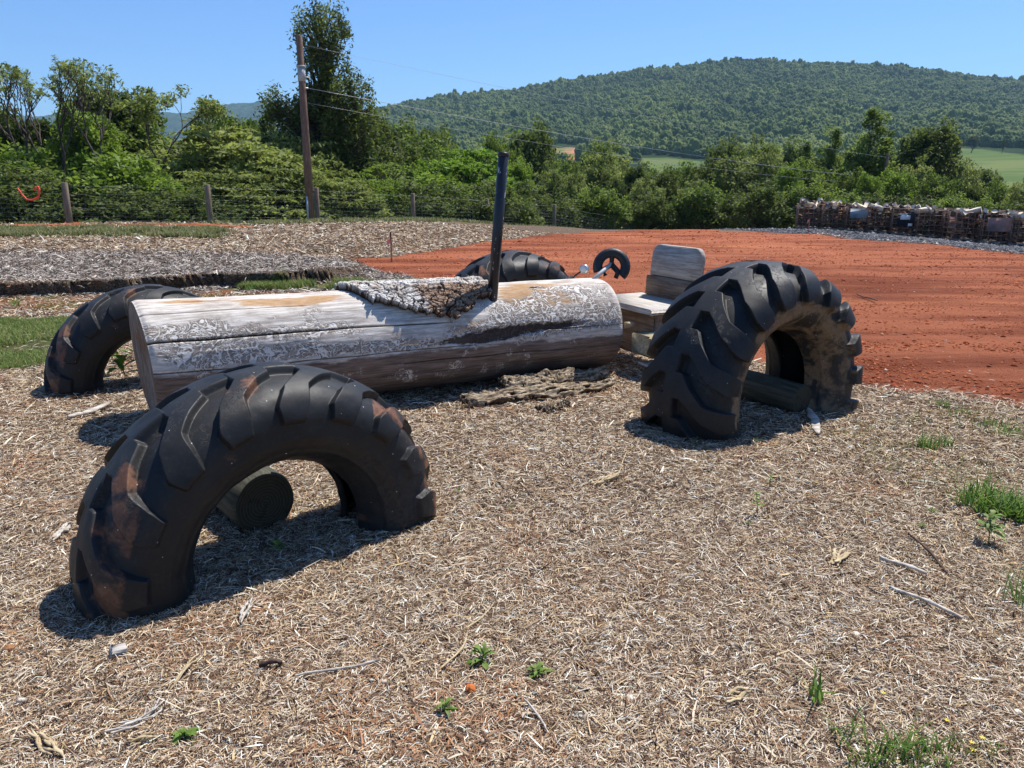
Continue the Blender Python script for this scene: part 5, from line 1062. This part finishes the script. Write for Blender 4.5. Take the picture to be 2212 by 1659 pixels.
def rocks(name, x, y, size, cols, mat, seed, label, cat, flat=.6, up=0.):
    r = np.random.default_rng(seed); n = len(x); z = gz(x, y) + up * r.uniform(.3, 1.3, n); O = np.array([[1, 0, 0], [0, 1, 0], [-1, 0, 0], [0, -1, 0], [0, 0, 1], [0, 0, -1.]]); Tf = np.array([[0, 1, 4], [1, 2, 4], [2, 3, 4], [3, 0, 4], [1, 0, 5], [2, 1, 5], [3, 2, 5], [0, 3, 5]])
    s_ = size * np.exp(r.normal(0, .45, n)) * np.maximum(1, y / 12) ** .7; P = O[None] * r.uniform(.6, 1.3, (n, 6, 1)) + r.normal(0, .18, (n, 6, 3)); a = r.uniform(0, 6.28, n); ca, sa = np.cos(a)[:, None], np.sin(a)[:, None]
    X_ = P[..., 0] * ca - P[..., 1] * sa; Y2 = P[..., 0] * sa + P[..., 1] * ca; V = np.stack([X_, Y2, P[..., 2] * flat], -1) * s_[:, None, None] + np.stack([x, y, z], 1)[:, None]
    Tt = (Tf[None] + (np.arange(n) * 6)[:, None, None]).reshape(-1, 3); C = np.array(cols)[r.integers(0, len(cols), n)] * r.uniform(.7, 1.25, (n, 1)); o = mesh_np(name, V.reshape(-1, 3), Tt, mat, None, False, {'col': np.repeat(np.c_[C, np.ones(n)], 6, 0)}); return tag(o, label, cat, None, 'stuff')
N_ = 200000; y = np.exp(rng.uniform(math.log(4.2), math.log(33), N_)); x = rng.uniform(-1, 1, N_) * (.95 * y + .5); rd, g_, so_, gv_ = region(x, y); k = (rd > .8) & (fbm(x * .9, y * 2.2, 0, 95) + .35 > rng.uniform(0, .9, N_)) & (gv_ < .5)
rocks('clay_clods', x[k], y[k], .011, [(.30, .075, .03), (.22, .05, .022), (.48, .15, .06), (.36, .10, .04)], M_CLOD, 301, 'crumbs and clods of red clay over the graded dirt', 'clods')
x = rng.uniform(8, 26, 60000); y = rng.uniform(18, 37, 60000); gv_ = sdpoly(x, y, GRAVEL); k = gv_ > -.1
rocks('gravel', x[k], y[k], .016, [(.08, .08, .09), (.13, .13, .14), (.22, .22, .23), (.05, .05, .055)], M_GRAVEL, 302, 'dark grey crushed stone under and in front of the wood cages', 'gravel')
N_ = 900; y = np.exp(rng.uniform(math.log(5.2), math.log(28), N_)); x = rng.uniform(-1, 1, N_) * (.7 * y + .5); rd, g_, so_, gv_ = region(x, y); k = (rd > .8)
rocks('pale_pebbles', x[k], y[k], .010, [(.5, .36, .26), (.55, .5, .44), (.40, .28, .18)], M_CLOD, 303, 'scattered pale pebbles and wood bits on the red dirt', 'pebbles')

N_ = 16000; y = np.exp(rng.uniform(math.log(1.4), math.log(12), N_)); x = rng.uniform(-1, 1, N_) * (.7 * y + .5); rd, g_, so_, gv_ = region(x, y); k = (rd < .3) & (g_ < .5)
rocks('bark_chips', x[k], y[k], .0075, [(.16, .085, .05), (.09, .055, .04), (.30, .19, .11), (.45, .37, .28), (.60, .54, .45), (.22, .10, .05)], M_STRAW, 305, 'small flat bark chips and wood crumbs mixed through the mulch', 'bark chips', .35, up=.014)
# ------------------------------------------------------------------ individual plants
GB = [(.12, .23, .03), (.17, .29, .045), (.08, .16, .025), (.23, .32, .08)]
def tuft(u, v, n, h, wd, spread, seed, label, name='grass_tuft', cat='grass tuft', cols=GB):
    p = at(u, v); r = np.random.default_rng(seed); V = []; Q = []; C = []
    for i in range(n):
        a = r.uniform(0, 6.283); rr_ = spread * math.sqrt(r.uniform()) * .55; bx_, by_ = rr_ * math.cos(a * 1.7 + i), rr_ * math.sin(a * 1.7 + i); hh = h * r.uniform(.5, 1.15); ln = r.uniform(.15, .95); w_ = wd * r.uniform(.6, 1.2); sdx, sdy = -math.sin(a) * w_ / 2, math.cos(a) * w_ / 2; b0 = len(V)
        for k_ in range(5):
            t = k_ / 4; ox = bx_ + math.cos(a) * ln * hh * t ** 1.7; oy = by_ + math.sin(a) * ln * hh * t ** 1.7; oz = hh * (t - .35 * ln * t * t); ww = (1 - t ** 2) * .95 + .05; V += [[ox - sdx * ww, oy - sdy * ww, oz], [ox + sdx * ww, oy + sdy * ww, oz + .15 * w_]]
        Q += [[b0 + 2 * k_, b0 + 2 * k_ + 1, b0 + 2 * k_ + 3, b0 + 2 * k_ + 2] for k_ in range(4)]; c = np.array(cols[r.integers(len(cols))]) * r.uniform(.8, 1.25); C += [[*c, 1]] * 10
    o = mesh_np(name, np.array(V), np.array(Q), M_GRASS, None, True, {'col': np.array(C)}); o.location = p; return tag(o, label, cat, 'green plants growing in the mulch')
def weed(u, v, h, nl, ls, seed, label, serr=False, name='leafy_weed'):
    nl = int(nl * 1.6)
    p = at(u, v); r = np.random.default_rng(seed); root = tag(empty(name, p), label, 'weed', 'green plants growing in the mulch'); mb = MB(); lx, ly = r.normal(0, .12, 2) * h
    mb.tube([(0, 0, -.01), (lx * .5, ly * .5, h * .5), (lx, ly, h)], [.0028, .0022, .0015], 5, 0); mb.build('stem', mat_weedstem, root); V = []; Q = []; C = []
    for i in range(nl):
        t = .45 + .55 * i / max(1, nl - 1) if h > .06 else r.uniform(.1, 1); a = i * 2.4 + r.uniform(-.3, .3); s_ = 1.4 * ls * r.uniform(.7, 1.2) * (1.15 - .4 * t); e = r.uniform(.25, 1.15); b0 = len(V); cx_, cy_, cz_ = lx * t, ly * t, h * t
        for k_ in range(6):
            q = k_ / 5; ww = s_ * .27 * math.sin(math.pi * min(1, q * .92 + .06)) * (1 if not serr else (1.25 if k_ % 2 else .65)); d = s_ * q; ox = cx_ + math.cos(a) * d * math.cos(e); oy = cy_ + math.sin(a) * d * math.cos(e); oz = cz_ + d * math.sin(e) - .5 * d * d / s_
            V += [[ox - math.sin(a) * -ww * .5, oy + math.cos(a) * -ww * .5, oz + ww * .12], [ox, oy, oz], [ox - math.sin(a) * ww * .5, oy + math.cos(a) * ww * .5, oz + ww * .12]]
        for k_ in range(5): Q += [[b0 + 3 * k_, b0 + 3 * k_ + 1, b0 + 3 * k_ + 4, b0 + 3 * k_ + 3], [b0 + 3 * k_ + 1, b0 + 3 * k_ + 2, b0 + 3 * k_ + 5, b0 + 3 * k_ + 4]]
        c = np.array([(.12, .22, .03), (.17, .27, .045), (.22, .28, .07)][r.integers(3)]) * r.uniform(.8, 1.2); C += [[*c, 1]] * 18
    mesh_np('leaves', np.array(V), np.array(Q), M_GRASS, root, True, {'col': np.array(C)}); return root
mat_weedstem = mat_plain('weed_stem', (.10, .13, .04), .7)
tuft(2000, 972, 70, .13, .007, .12, 1, 'spiky grass tuft right of the white plank chip')
tuft(2040, 968, 45, .11, .006, .10, 2, 'smaller grass tuft touching the spiky one right of the white plank chip')
tuft(2150, 1105, 230, .14, .011, .26, 3, 'largest broad-bladed green clump at the right edge')
tuft(2195, 1120, 120, .13, .011, .18, 4, 'broad-bladed clump cut by the right edge beside the largest one')
tuft(2120, 1065, 30, .16, .006, .08, 5, 'thin upright grass just above the largest green clump')
tuft(2070, 1095, 14, .17, .005, .05, 6, 'sparse tuft of long arching blades left of the largest clump')
tuft(2150, 930, 90, .07, .006, .22, 7, 'low grass patch by the red dirt at the right edge')
tuft(2190, 942, 70, .08, .006, .2, 8, 'low grass patch cut by the right edge near the red dirt')
tuft(2030, 878, 60, .07, .006, .14, 9, 'low bright tuft just below the red dirt edge')
tuft(2075, 895, 45, .06, .005, .14, 10, 'flat tuft right of the bright tuft by the red dirt edge')
tuft(2200, 1310, 26, .20, .005, .10, 11, 'tall thin grass at the right edge below the leafy weed')
tuft(1765, 1520, 12, .12, .010, .04, 12, 'grass tuft with long flat-lying dark blades, lower right')
tuft(1830, 1600, 26, .10, .007, .10, 13, 'grass tuft near the bottom edge left of the yellow flowers')
tuft(1930, 1640, 34, .12, .006, .10, 14, 'grass tuft at the bottom edge below the yellow flowers')
tuft(2010, 1650, 26, .12, .006, .09, 15, 'rightmost grass tuft on the bottom edge')
tuft(1865, 1655, 20, .10, .007, .07, 16, 'leftmost grass tuft on the bottom edge')
tuft(33, 664, 40, .16, .010, .10, 17, 'upright green tuft under the mulch bed edge at the far left')
tuft(542, 628, 90, .12, .010, .16, 18, 'bright green tuft standing just above the log')
tuft(1640, 960, 20, .06, .005, .05, 19, 'small tuft in front of the big right tyre')
weed(2135, 1180, .13, 12, .07, 21, 'leafy weed below the largest green clump at right', True)
weed(1637, 1115, .13, 9, .035, 22, 'thin-stemmed weed with a leafy top, right of centre')
weed(1660, 1062, .09, 6, .026, 23, 'smaller thin-stemmed weed behind the leafy-topped one')
weed(1040, 1437, .055, 10, .05, 24, 'upright serrated weed right of the fence of debris in the lower middle', True)
weed(962, 1545, .06, 9, .032, 25, 'small upright weed left of the orange clay lump')
weed(1165, 1462, .035, 14, .045, 26, 'spreading feathery weed right of the upright serrated one', True)
weed(398, 1602, .03, 12, .045, 27, 'low leafy weed near the lower left corner', True)
weed(605, 1190, .03, 7, .055, 28, 'small weed in the shade under the front tyre')
weed(1105, 1105, .03, 6, .02, 29, 'tiny yellow-green sprout right of the front tyre')
weed(990, 1072, .05, 5, .02, 30, 'tiny dark sprout beside the right foot of the front tyre')
weed(1500, 965, .03, 7, .03, 31, 'yellow-green sprout in front of the shadow of the big tyre')
weed(1615, 1140, .03, 6, .02, 32, 'tiny sprout near the thin-stemmed weeds')
weed(1990, 1145, .03, 7, .025, 33, 'tiny green weed left of the leafy weed at right')
weed(2010, 1110, .03, 7, .028, 34, 'small pale weed above the tiny green weed at right')
weed(275, 838, .26, 7, .16, 35, 'broad-leaved weed growing between the rear left tyre and the log end', True)
weed(266, 812, .30, 6, .14, 36, 'taller dark broad-leaved weed behind the cut end of the log', True)
weed(1648, 690, .05, 9, .07, 37, 'small weed alone on the red dirt at right'); 
# yellow flowers
for (u, v, i) in ((2095, 1608, 0), (2118, 1598, 1), (2042, 1560, 2), (1905, 1500, 3), (2098, 1625, 4)):
    p = at(u, v + 12); fl = tag(empty('yellow_flower', p), f'tiny yellow flower {("left of the pair by the bottom right corner", "right of the pair by the bottom right corner", "midway between the others near the bottom right", "furthest from the corner, above the grass tufts", "lowest one by the bottom right corner")[i]}', 'flower', 'yellow flowers at lower right')
    mb = MB(); mb.tube([(0, 0, 0), (.002, 0, .03)], .001, 4); mb.build('stem', mat_weedstem, fl); mb = MB()
    for k in range(5): a = k * 1.2566; mb.add([[.002, 0, .031], [.002 + .009 * math.cos(a - .4), .009 * math.sin(a - .4), .034], [.002 + .012 * math.cos(a), .012 * math.sin(a), .034], [.002 + .009 * math.cos(a + .4), .009 * math.sin(a + .4), .034]], [[0, 1, 2, 3]])
    fl.scale = (.65, .65, .8); mb.build('petals', mat_plain('yellow_petal', (.75, .62, .05), .6), fl)

# ------------------------------------------------------------------ loose debris
def shard(name, u0, v0, u1, v1, wd, th_, mat, label, cat, seed=0, lift=.012, n=10, group=None, curve=0.):
    lift += .014
    a, b = at(u0, v0), at(u1, v1); r = np.random.default_rng(seed); d = (b - a); L = d.length; d.normalize(); s_ = Vector((-d.y, d.x, 0)).normalized(); t = np.linspace(0, 1, n); V = []
    wv = wd * (.75 + .25 * np.sin(np.pi * t)) * r.uniform(.75, 1.2, n); wv[0] *= .45; wv[-1] *= .4
    mid = (a + b) / 2; Q = []; ks = [(0., 1., 1., 0.)] if name != 'wood_splinter' or seed in (1, 2) else [(r.uniform(-.5, .5), r.uniform(.5, 1.), .30, r.uniform(-.2, .2)) for _ in range(7)]
    for (of, ln, ws, sh) in ks:
        b0 = len(V); jit = 0.
        for i in range(n):
            jit = jit * .6 + r.normal() * .10
            c = d * (L * ((t[i] - .5) * ln + sh)) + s_ * (curve * math.sin(math.pi * t[i]) + wd * (of * (1 + .5 * t[i]) + jit)); h = lift + .007 * math.sin(t[i] * 5 + seed + of * 9); h += float(gz(mid.x + c.x, mid.y + c.y)) - mid.z
            wi = wv[i] * ws * r.uniform(.7, 1.25)
            for sx_, sz_ in ((-.5, 0), (.5, 0), (.36, 1), (-.42, 1)): q = c + s_ * (sx_ * wi); V.append((q.x, q.y, h + sz_ * th_ * min(1, ws * 2) * r.uniform(.7, 1.2)))
        Q.append(gridfaces(n, 4, True) + b0); Q.append(np.array([[3, 2, 1, 0], [4 * n - 4, 4 * n - 3, 4 * n - 2, 4 * n - 1]]) + b0)
    V = np.array(V); Q = np.vstack(Q)
    o = mesh_np(name, V, Q, mat); o.location = mid; return tag(o, label, cat, group)
M_WHITE = mat_wood('bleached_splinter', (.36, .32, .27), (.64, .59, .52), 0); M_DKW = mat_wood('dark_bark_chip', (.07, .045, .035), (.16, .11, .085), 0); M_TAN = mat_wood('tan_splinter', (.40, .30, .17), (.62, .50, .32), 0)
shard('wood_splinter', 1745, 893, 1768, 946, .055, .012, M_WHITE, 'bright white plank chip in front of the big right tyre', 'wood chip', 1)
shard('wood_splinter', 150, 912, 240, 880, .06, .018, M_WHITE, 'pale flat board chip left of the front tyre, under the log end', 'wood chip', 2)
shard('wood_splinter', 108, 1180, 150, 1148, .035, .02, M_WHITE, 'short pale stick sticking out left of the front tyre', 'stick', 3)
shard('stick', 1898, 1214, 2000, 1256, .016, .010, M_WHITE, 'long pale straight stick lying at right, upper of two', 'stick', 4)
shard('stick', 1920, 1280, 2075, 1350, .018, .010, M_WHITE, 'longest pale straight stick lying at right, lower of two', 'stick', 5)
shard('stick', 1960, 1165, 2045, 1250, .010, .008, M_DKW, 'thin dark curved stick crossing near the long pale sticks', 'stick', 6, curve=.01)
shard('stick', 950, 1465, 1010, 1375, .008, .006, M_TAN, 'long thin straw stalk arching in the lower middle', 'stick', 7, curve=-.02)
shard('stick', 1010, 1375, 1070, 1315, .006, .005, M_TAN, 'thin straw tip continuing the long arching stalk', 'stick', 8)
shard('wood_splinter', 1400, 1590, 1560, 1560, .010, .006, M_TAN, 'thin tan stalk near the bottom middle', 'stick', 9) if False else None
shard('wood_splinter', 1565, 1528, 1618, 1505, .035, .008, M_TAN, 'yellowish frayed splinter left of the dark grass blades', 'wood chip', 10)
shard('bark_chip', 560, 1452, 612, 1447, .022, .014, M_DKW, 'dark brown bark chip lying near the bottom left', 'wood chip', 11)
shard('wood_splinter', 350, 1530, 245, 1598, .016, .010, M_WHITE, 'curved grey stick near the lower left corner', 'stick', 12, curve=.03)
shard('wood_splinter', 375, 1495, 440, 1425, .012, .008, M_TAN, 'thin straight splinter lower left pointing away', 'stick', 13)
shard('wood_splinter', 262, 1625, 340, 1605, .022, .010, M_TAN, 'thick tan splinter near the bottom left edge', 'stick', 14)
shard('wood_splinter', 520, 1360, 545, 1312, .022, .015, M_WHITE, 'upright-looking white splinter in front of the front tyre', 'wood chip', 15)
shard('wood_splinter', 80, 1600, 130, 1650, .03, .008, M_TAN, 'broad frayed grey splinter at the lower left corner', 'wood chip', 16)
shard('wood_splinter', 1290, 1055, 1345, 1032, .03, .02, M_TAN, 'frayed straw wisp with a tail in the middle of the mulch', 'straw wisp', 17)
shard('stick', 1335, 1035, 1355, 980, .006, .004, M_TAN, 'thin curved straw rising from the frayed wisp', 'stick', 18)
shard('wood_splinter', 1800, 1235, 1835, 1200, .05, .008, M_TAN, 'papery tan bark flake right of centre', 'wood chip', 19)
shard('stick', 640, 1480, 820, 1440, .008, .007, M_WHITE, 'slim grey stick across the lower left mulch', 'stick', 20)
shard('stick', 1130, 1530, 1180, 1600, .008, .006, M_WHITE, 'slim curved straw below the feathery weed', 'stick', 21, curve=.015)
shard('stick', 1850, 640, 1895, 655, .03, .015, M_DKW, 'small dark twig lying on the red dirt', 'stick', 22)
# cut wood block and clay lumps
p = at(252, 1420); mb = MB(); mb.box((0, 0, .030), (.05, .032, .032), bev=.003); o = mb.build('wood_block', mat_wood('cut_block', (.42, .38, .33), (.62, .58, .52), 0)); o.location = p; o.rotation_euler = (.25, .2, .7); tag(o, 'small pale cut wooden block lying below the front tyre', 'wood block')
def lump(u, v, s_, col, label, seed, flat=.8):
    import bmesh
    bm = bmesh.new(); bmesh.ops.create_icosphere(bm, subdivisions=4, radius=1); V = np.array([q.co[:] for q in bm.verts]); Fl = np.array([[q.index for q in f.verts] for f in bm.faces]); bm.free(); V = V * (1 + .25 * fbm(V[:, 0] * 2 + seed, V[:, 1] * 2, V[:, 2] * 2, seed) + .08 * vn(V[:, 0] * 8, V[:, 1] * 8, V[:, 2] * 8, seed))[:, None] * np.array([1, 1, flat]) * s_
    o = mesh_np('clay_lump', V, Fl, mat_plain('clay', col, .9, 0, .3, .1, 60, .8), None, True); o.location = at(u, v) + Vector((0, 0, s_ * flat * .6 + .012)); return tag(o, label, 'clay lump')
lump(1016, 1500, .017, (.50, .15, .045), 'bright orange clay lump right of the small upright weed', 1)
lump(215, 1385, .020, (.26, .17, .11), 'brown crumbly lump beside the pale wooden block', 2, .6)
lump(20, 1412, .018, (.30, .15, .07), 'reddish brown lump at the left edge', 3, .7)

# fallen bark pieces under the log
M_FB = NT('fallen_bark'); Pf = M_FB.coord('Object'); g1 = M_FB.noise(M_FB.scaled(Pf, (3, 26, 26)), 2, 6, .7); g2 = M_FB.noise(Pf, 40, 4, .7)
M_FB.fin(M_FB.mix(M_FB.math('MAXIMUM', M_FB.math('MULTIPLY', M_FB.attr('v').outputs['Fac'], .9), M_FB.ramp(g2, .45, .7, 0, .7)), M_FB.mix(M_FB.ramp(g1, .36, .6), (.14, .09, .055), (.56, .46, .32)), (.09, .055, .035)), .95, M_FB.bump(g1, .9, .015, M_FB.bump(g2, .6, .006)), .1)
def slab(u0, v0, u1, v1, wd, arch, seed, label, lift=.0, thick=.014):
    a, b = at(u0, v0), at(u1, v1); d = b - a; L = d.length; yaw_ = math.atan2(d.y, d.x); nu, nv = 130, 46; t, w_ = np.meshgrid(np.linspace(0, 1, nu), np.linspace(-1, 1, nv), indexing='ij')
    wdt = wd * (.62 + .38 * np.sin(np.pi * np.clip(t * 1.1, 0, 1))) * (1 + .18 * fbm(t * 4, 0, 0, seed)); X_ = (t - .5) * L + .07 * fbm(w_ * 5, 0, 0, seed + 1) * np.abs(t - .5) * 2; Y2 = w_ * wdt / 2 + .01 * fbm(t * 9, w_ * 2, 0, seed + 2) + .02 * np.sin(t * 4 + seed)
    cr_ = np.abs(fbm(t * 6, w_ * 7, 0, seed + 3, 4)); Z = arch * (1 - w_ ** 2) + .035 * fbm(t * 5, w_ * 3, 0, seed + 4) + .034 * fbm(t * 9, w_ * 9, 0, seed + 5) - .03 * sm((.08 - cr_) / .08) + lift + thick
    Vo = np.stack([X_, Y2, Z], -1).reshape(-1, 3); Vi = Vo - [0, 0, thick]; Fg = gridfaces(nu, nv)
    rag = (fbm(t * 16, w_ * 16, 0, seed + 6) > -.42 + .9 * (np.maximum(np.abs(w_), np.abs(t * 2 - 1) ** 3) > .90)) ; keep = rag.ravel()[Fg].all(1); Fo = Fg[keep]; ed = {}
    for q in Fo:
        for e0, e1_ in ((q[0], q[1]), (q[1], q[2]), (q[2], q[3]), (q[3], q[0])):
            if (e1_, e0) in ed: del ed[(e1_, e0)]
            else: ed[(e0, e1_)] = 1
    N = nu * nv; wl = np.array([[f, e, e + N, f + N] for e, f in ed]); o = mesh_np('fallen_bark', np.vstack([Vo, Vi]), np.vstack([Fo, Fo[:, ::-1] + N, wl]), M_FB.m, None, False, {'v': np.concatenate([sm((.10 - cr_) / .07).ravel(), np.ones(N)])}); o.location = (a + b) / 2 + Vector((0, 0, .025)); o.rotation_euler = (0, 0, yaw_); return tag(o, label, 'bark piece', 'fallen bark pieces below the log')
slab(1000, 886, 1320, 842, .20, .05, 1, 'longest fallen bark slab, nearest the camera, below the log')
slab(1100, 842, 1310, 822, .20, .06, 2, 'flaky fallen bark slab closest to the log')
slab(1080, 858, 1240, 838, .18, .07, 3, 'middle fallen bark slab lying between the two longer ones', .04)
slab(1165, 892, 1225, 886, .10, .01, 4, 'small pale bark flake beside the longest slab')
slab(995, 868, 1090, 862, .10, .012, 5, 'ragged short bark piece at the left end of the bark pile')
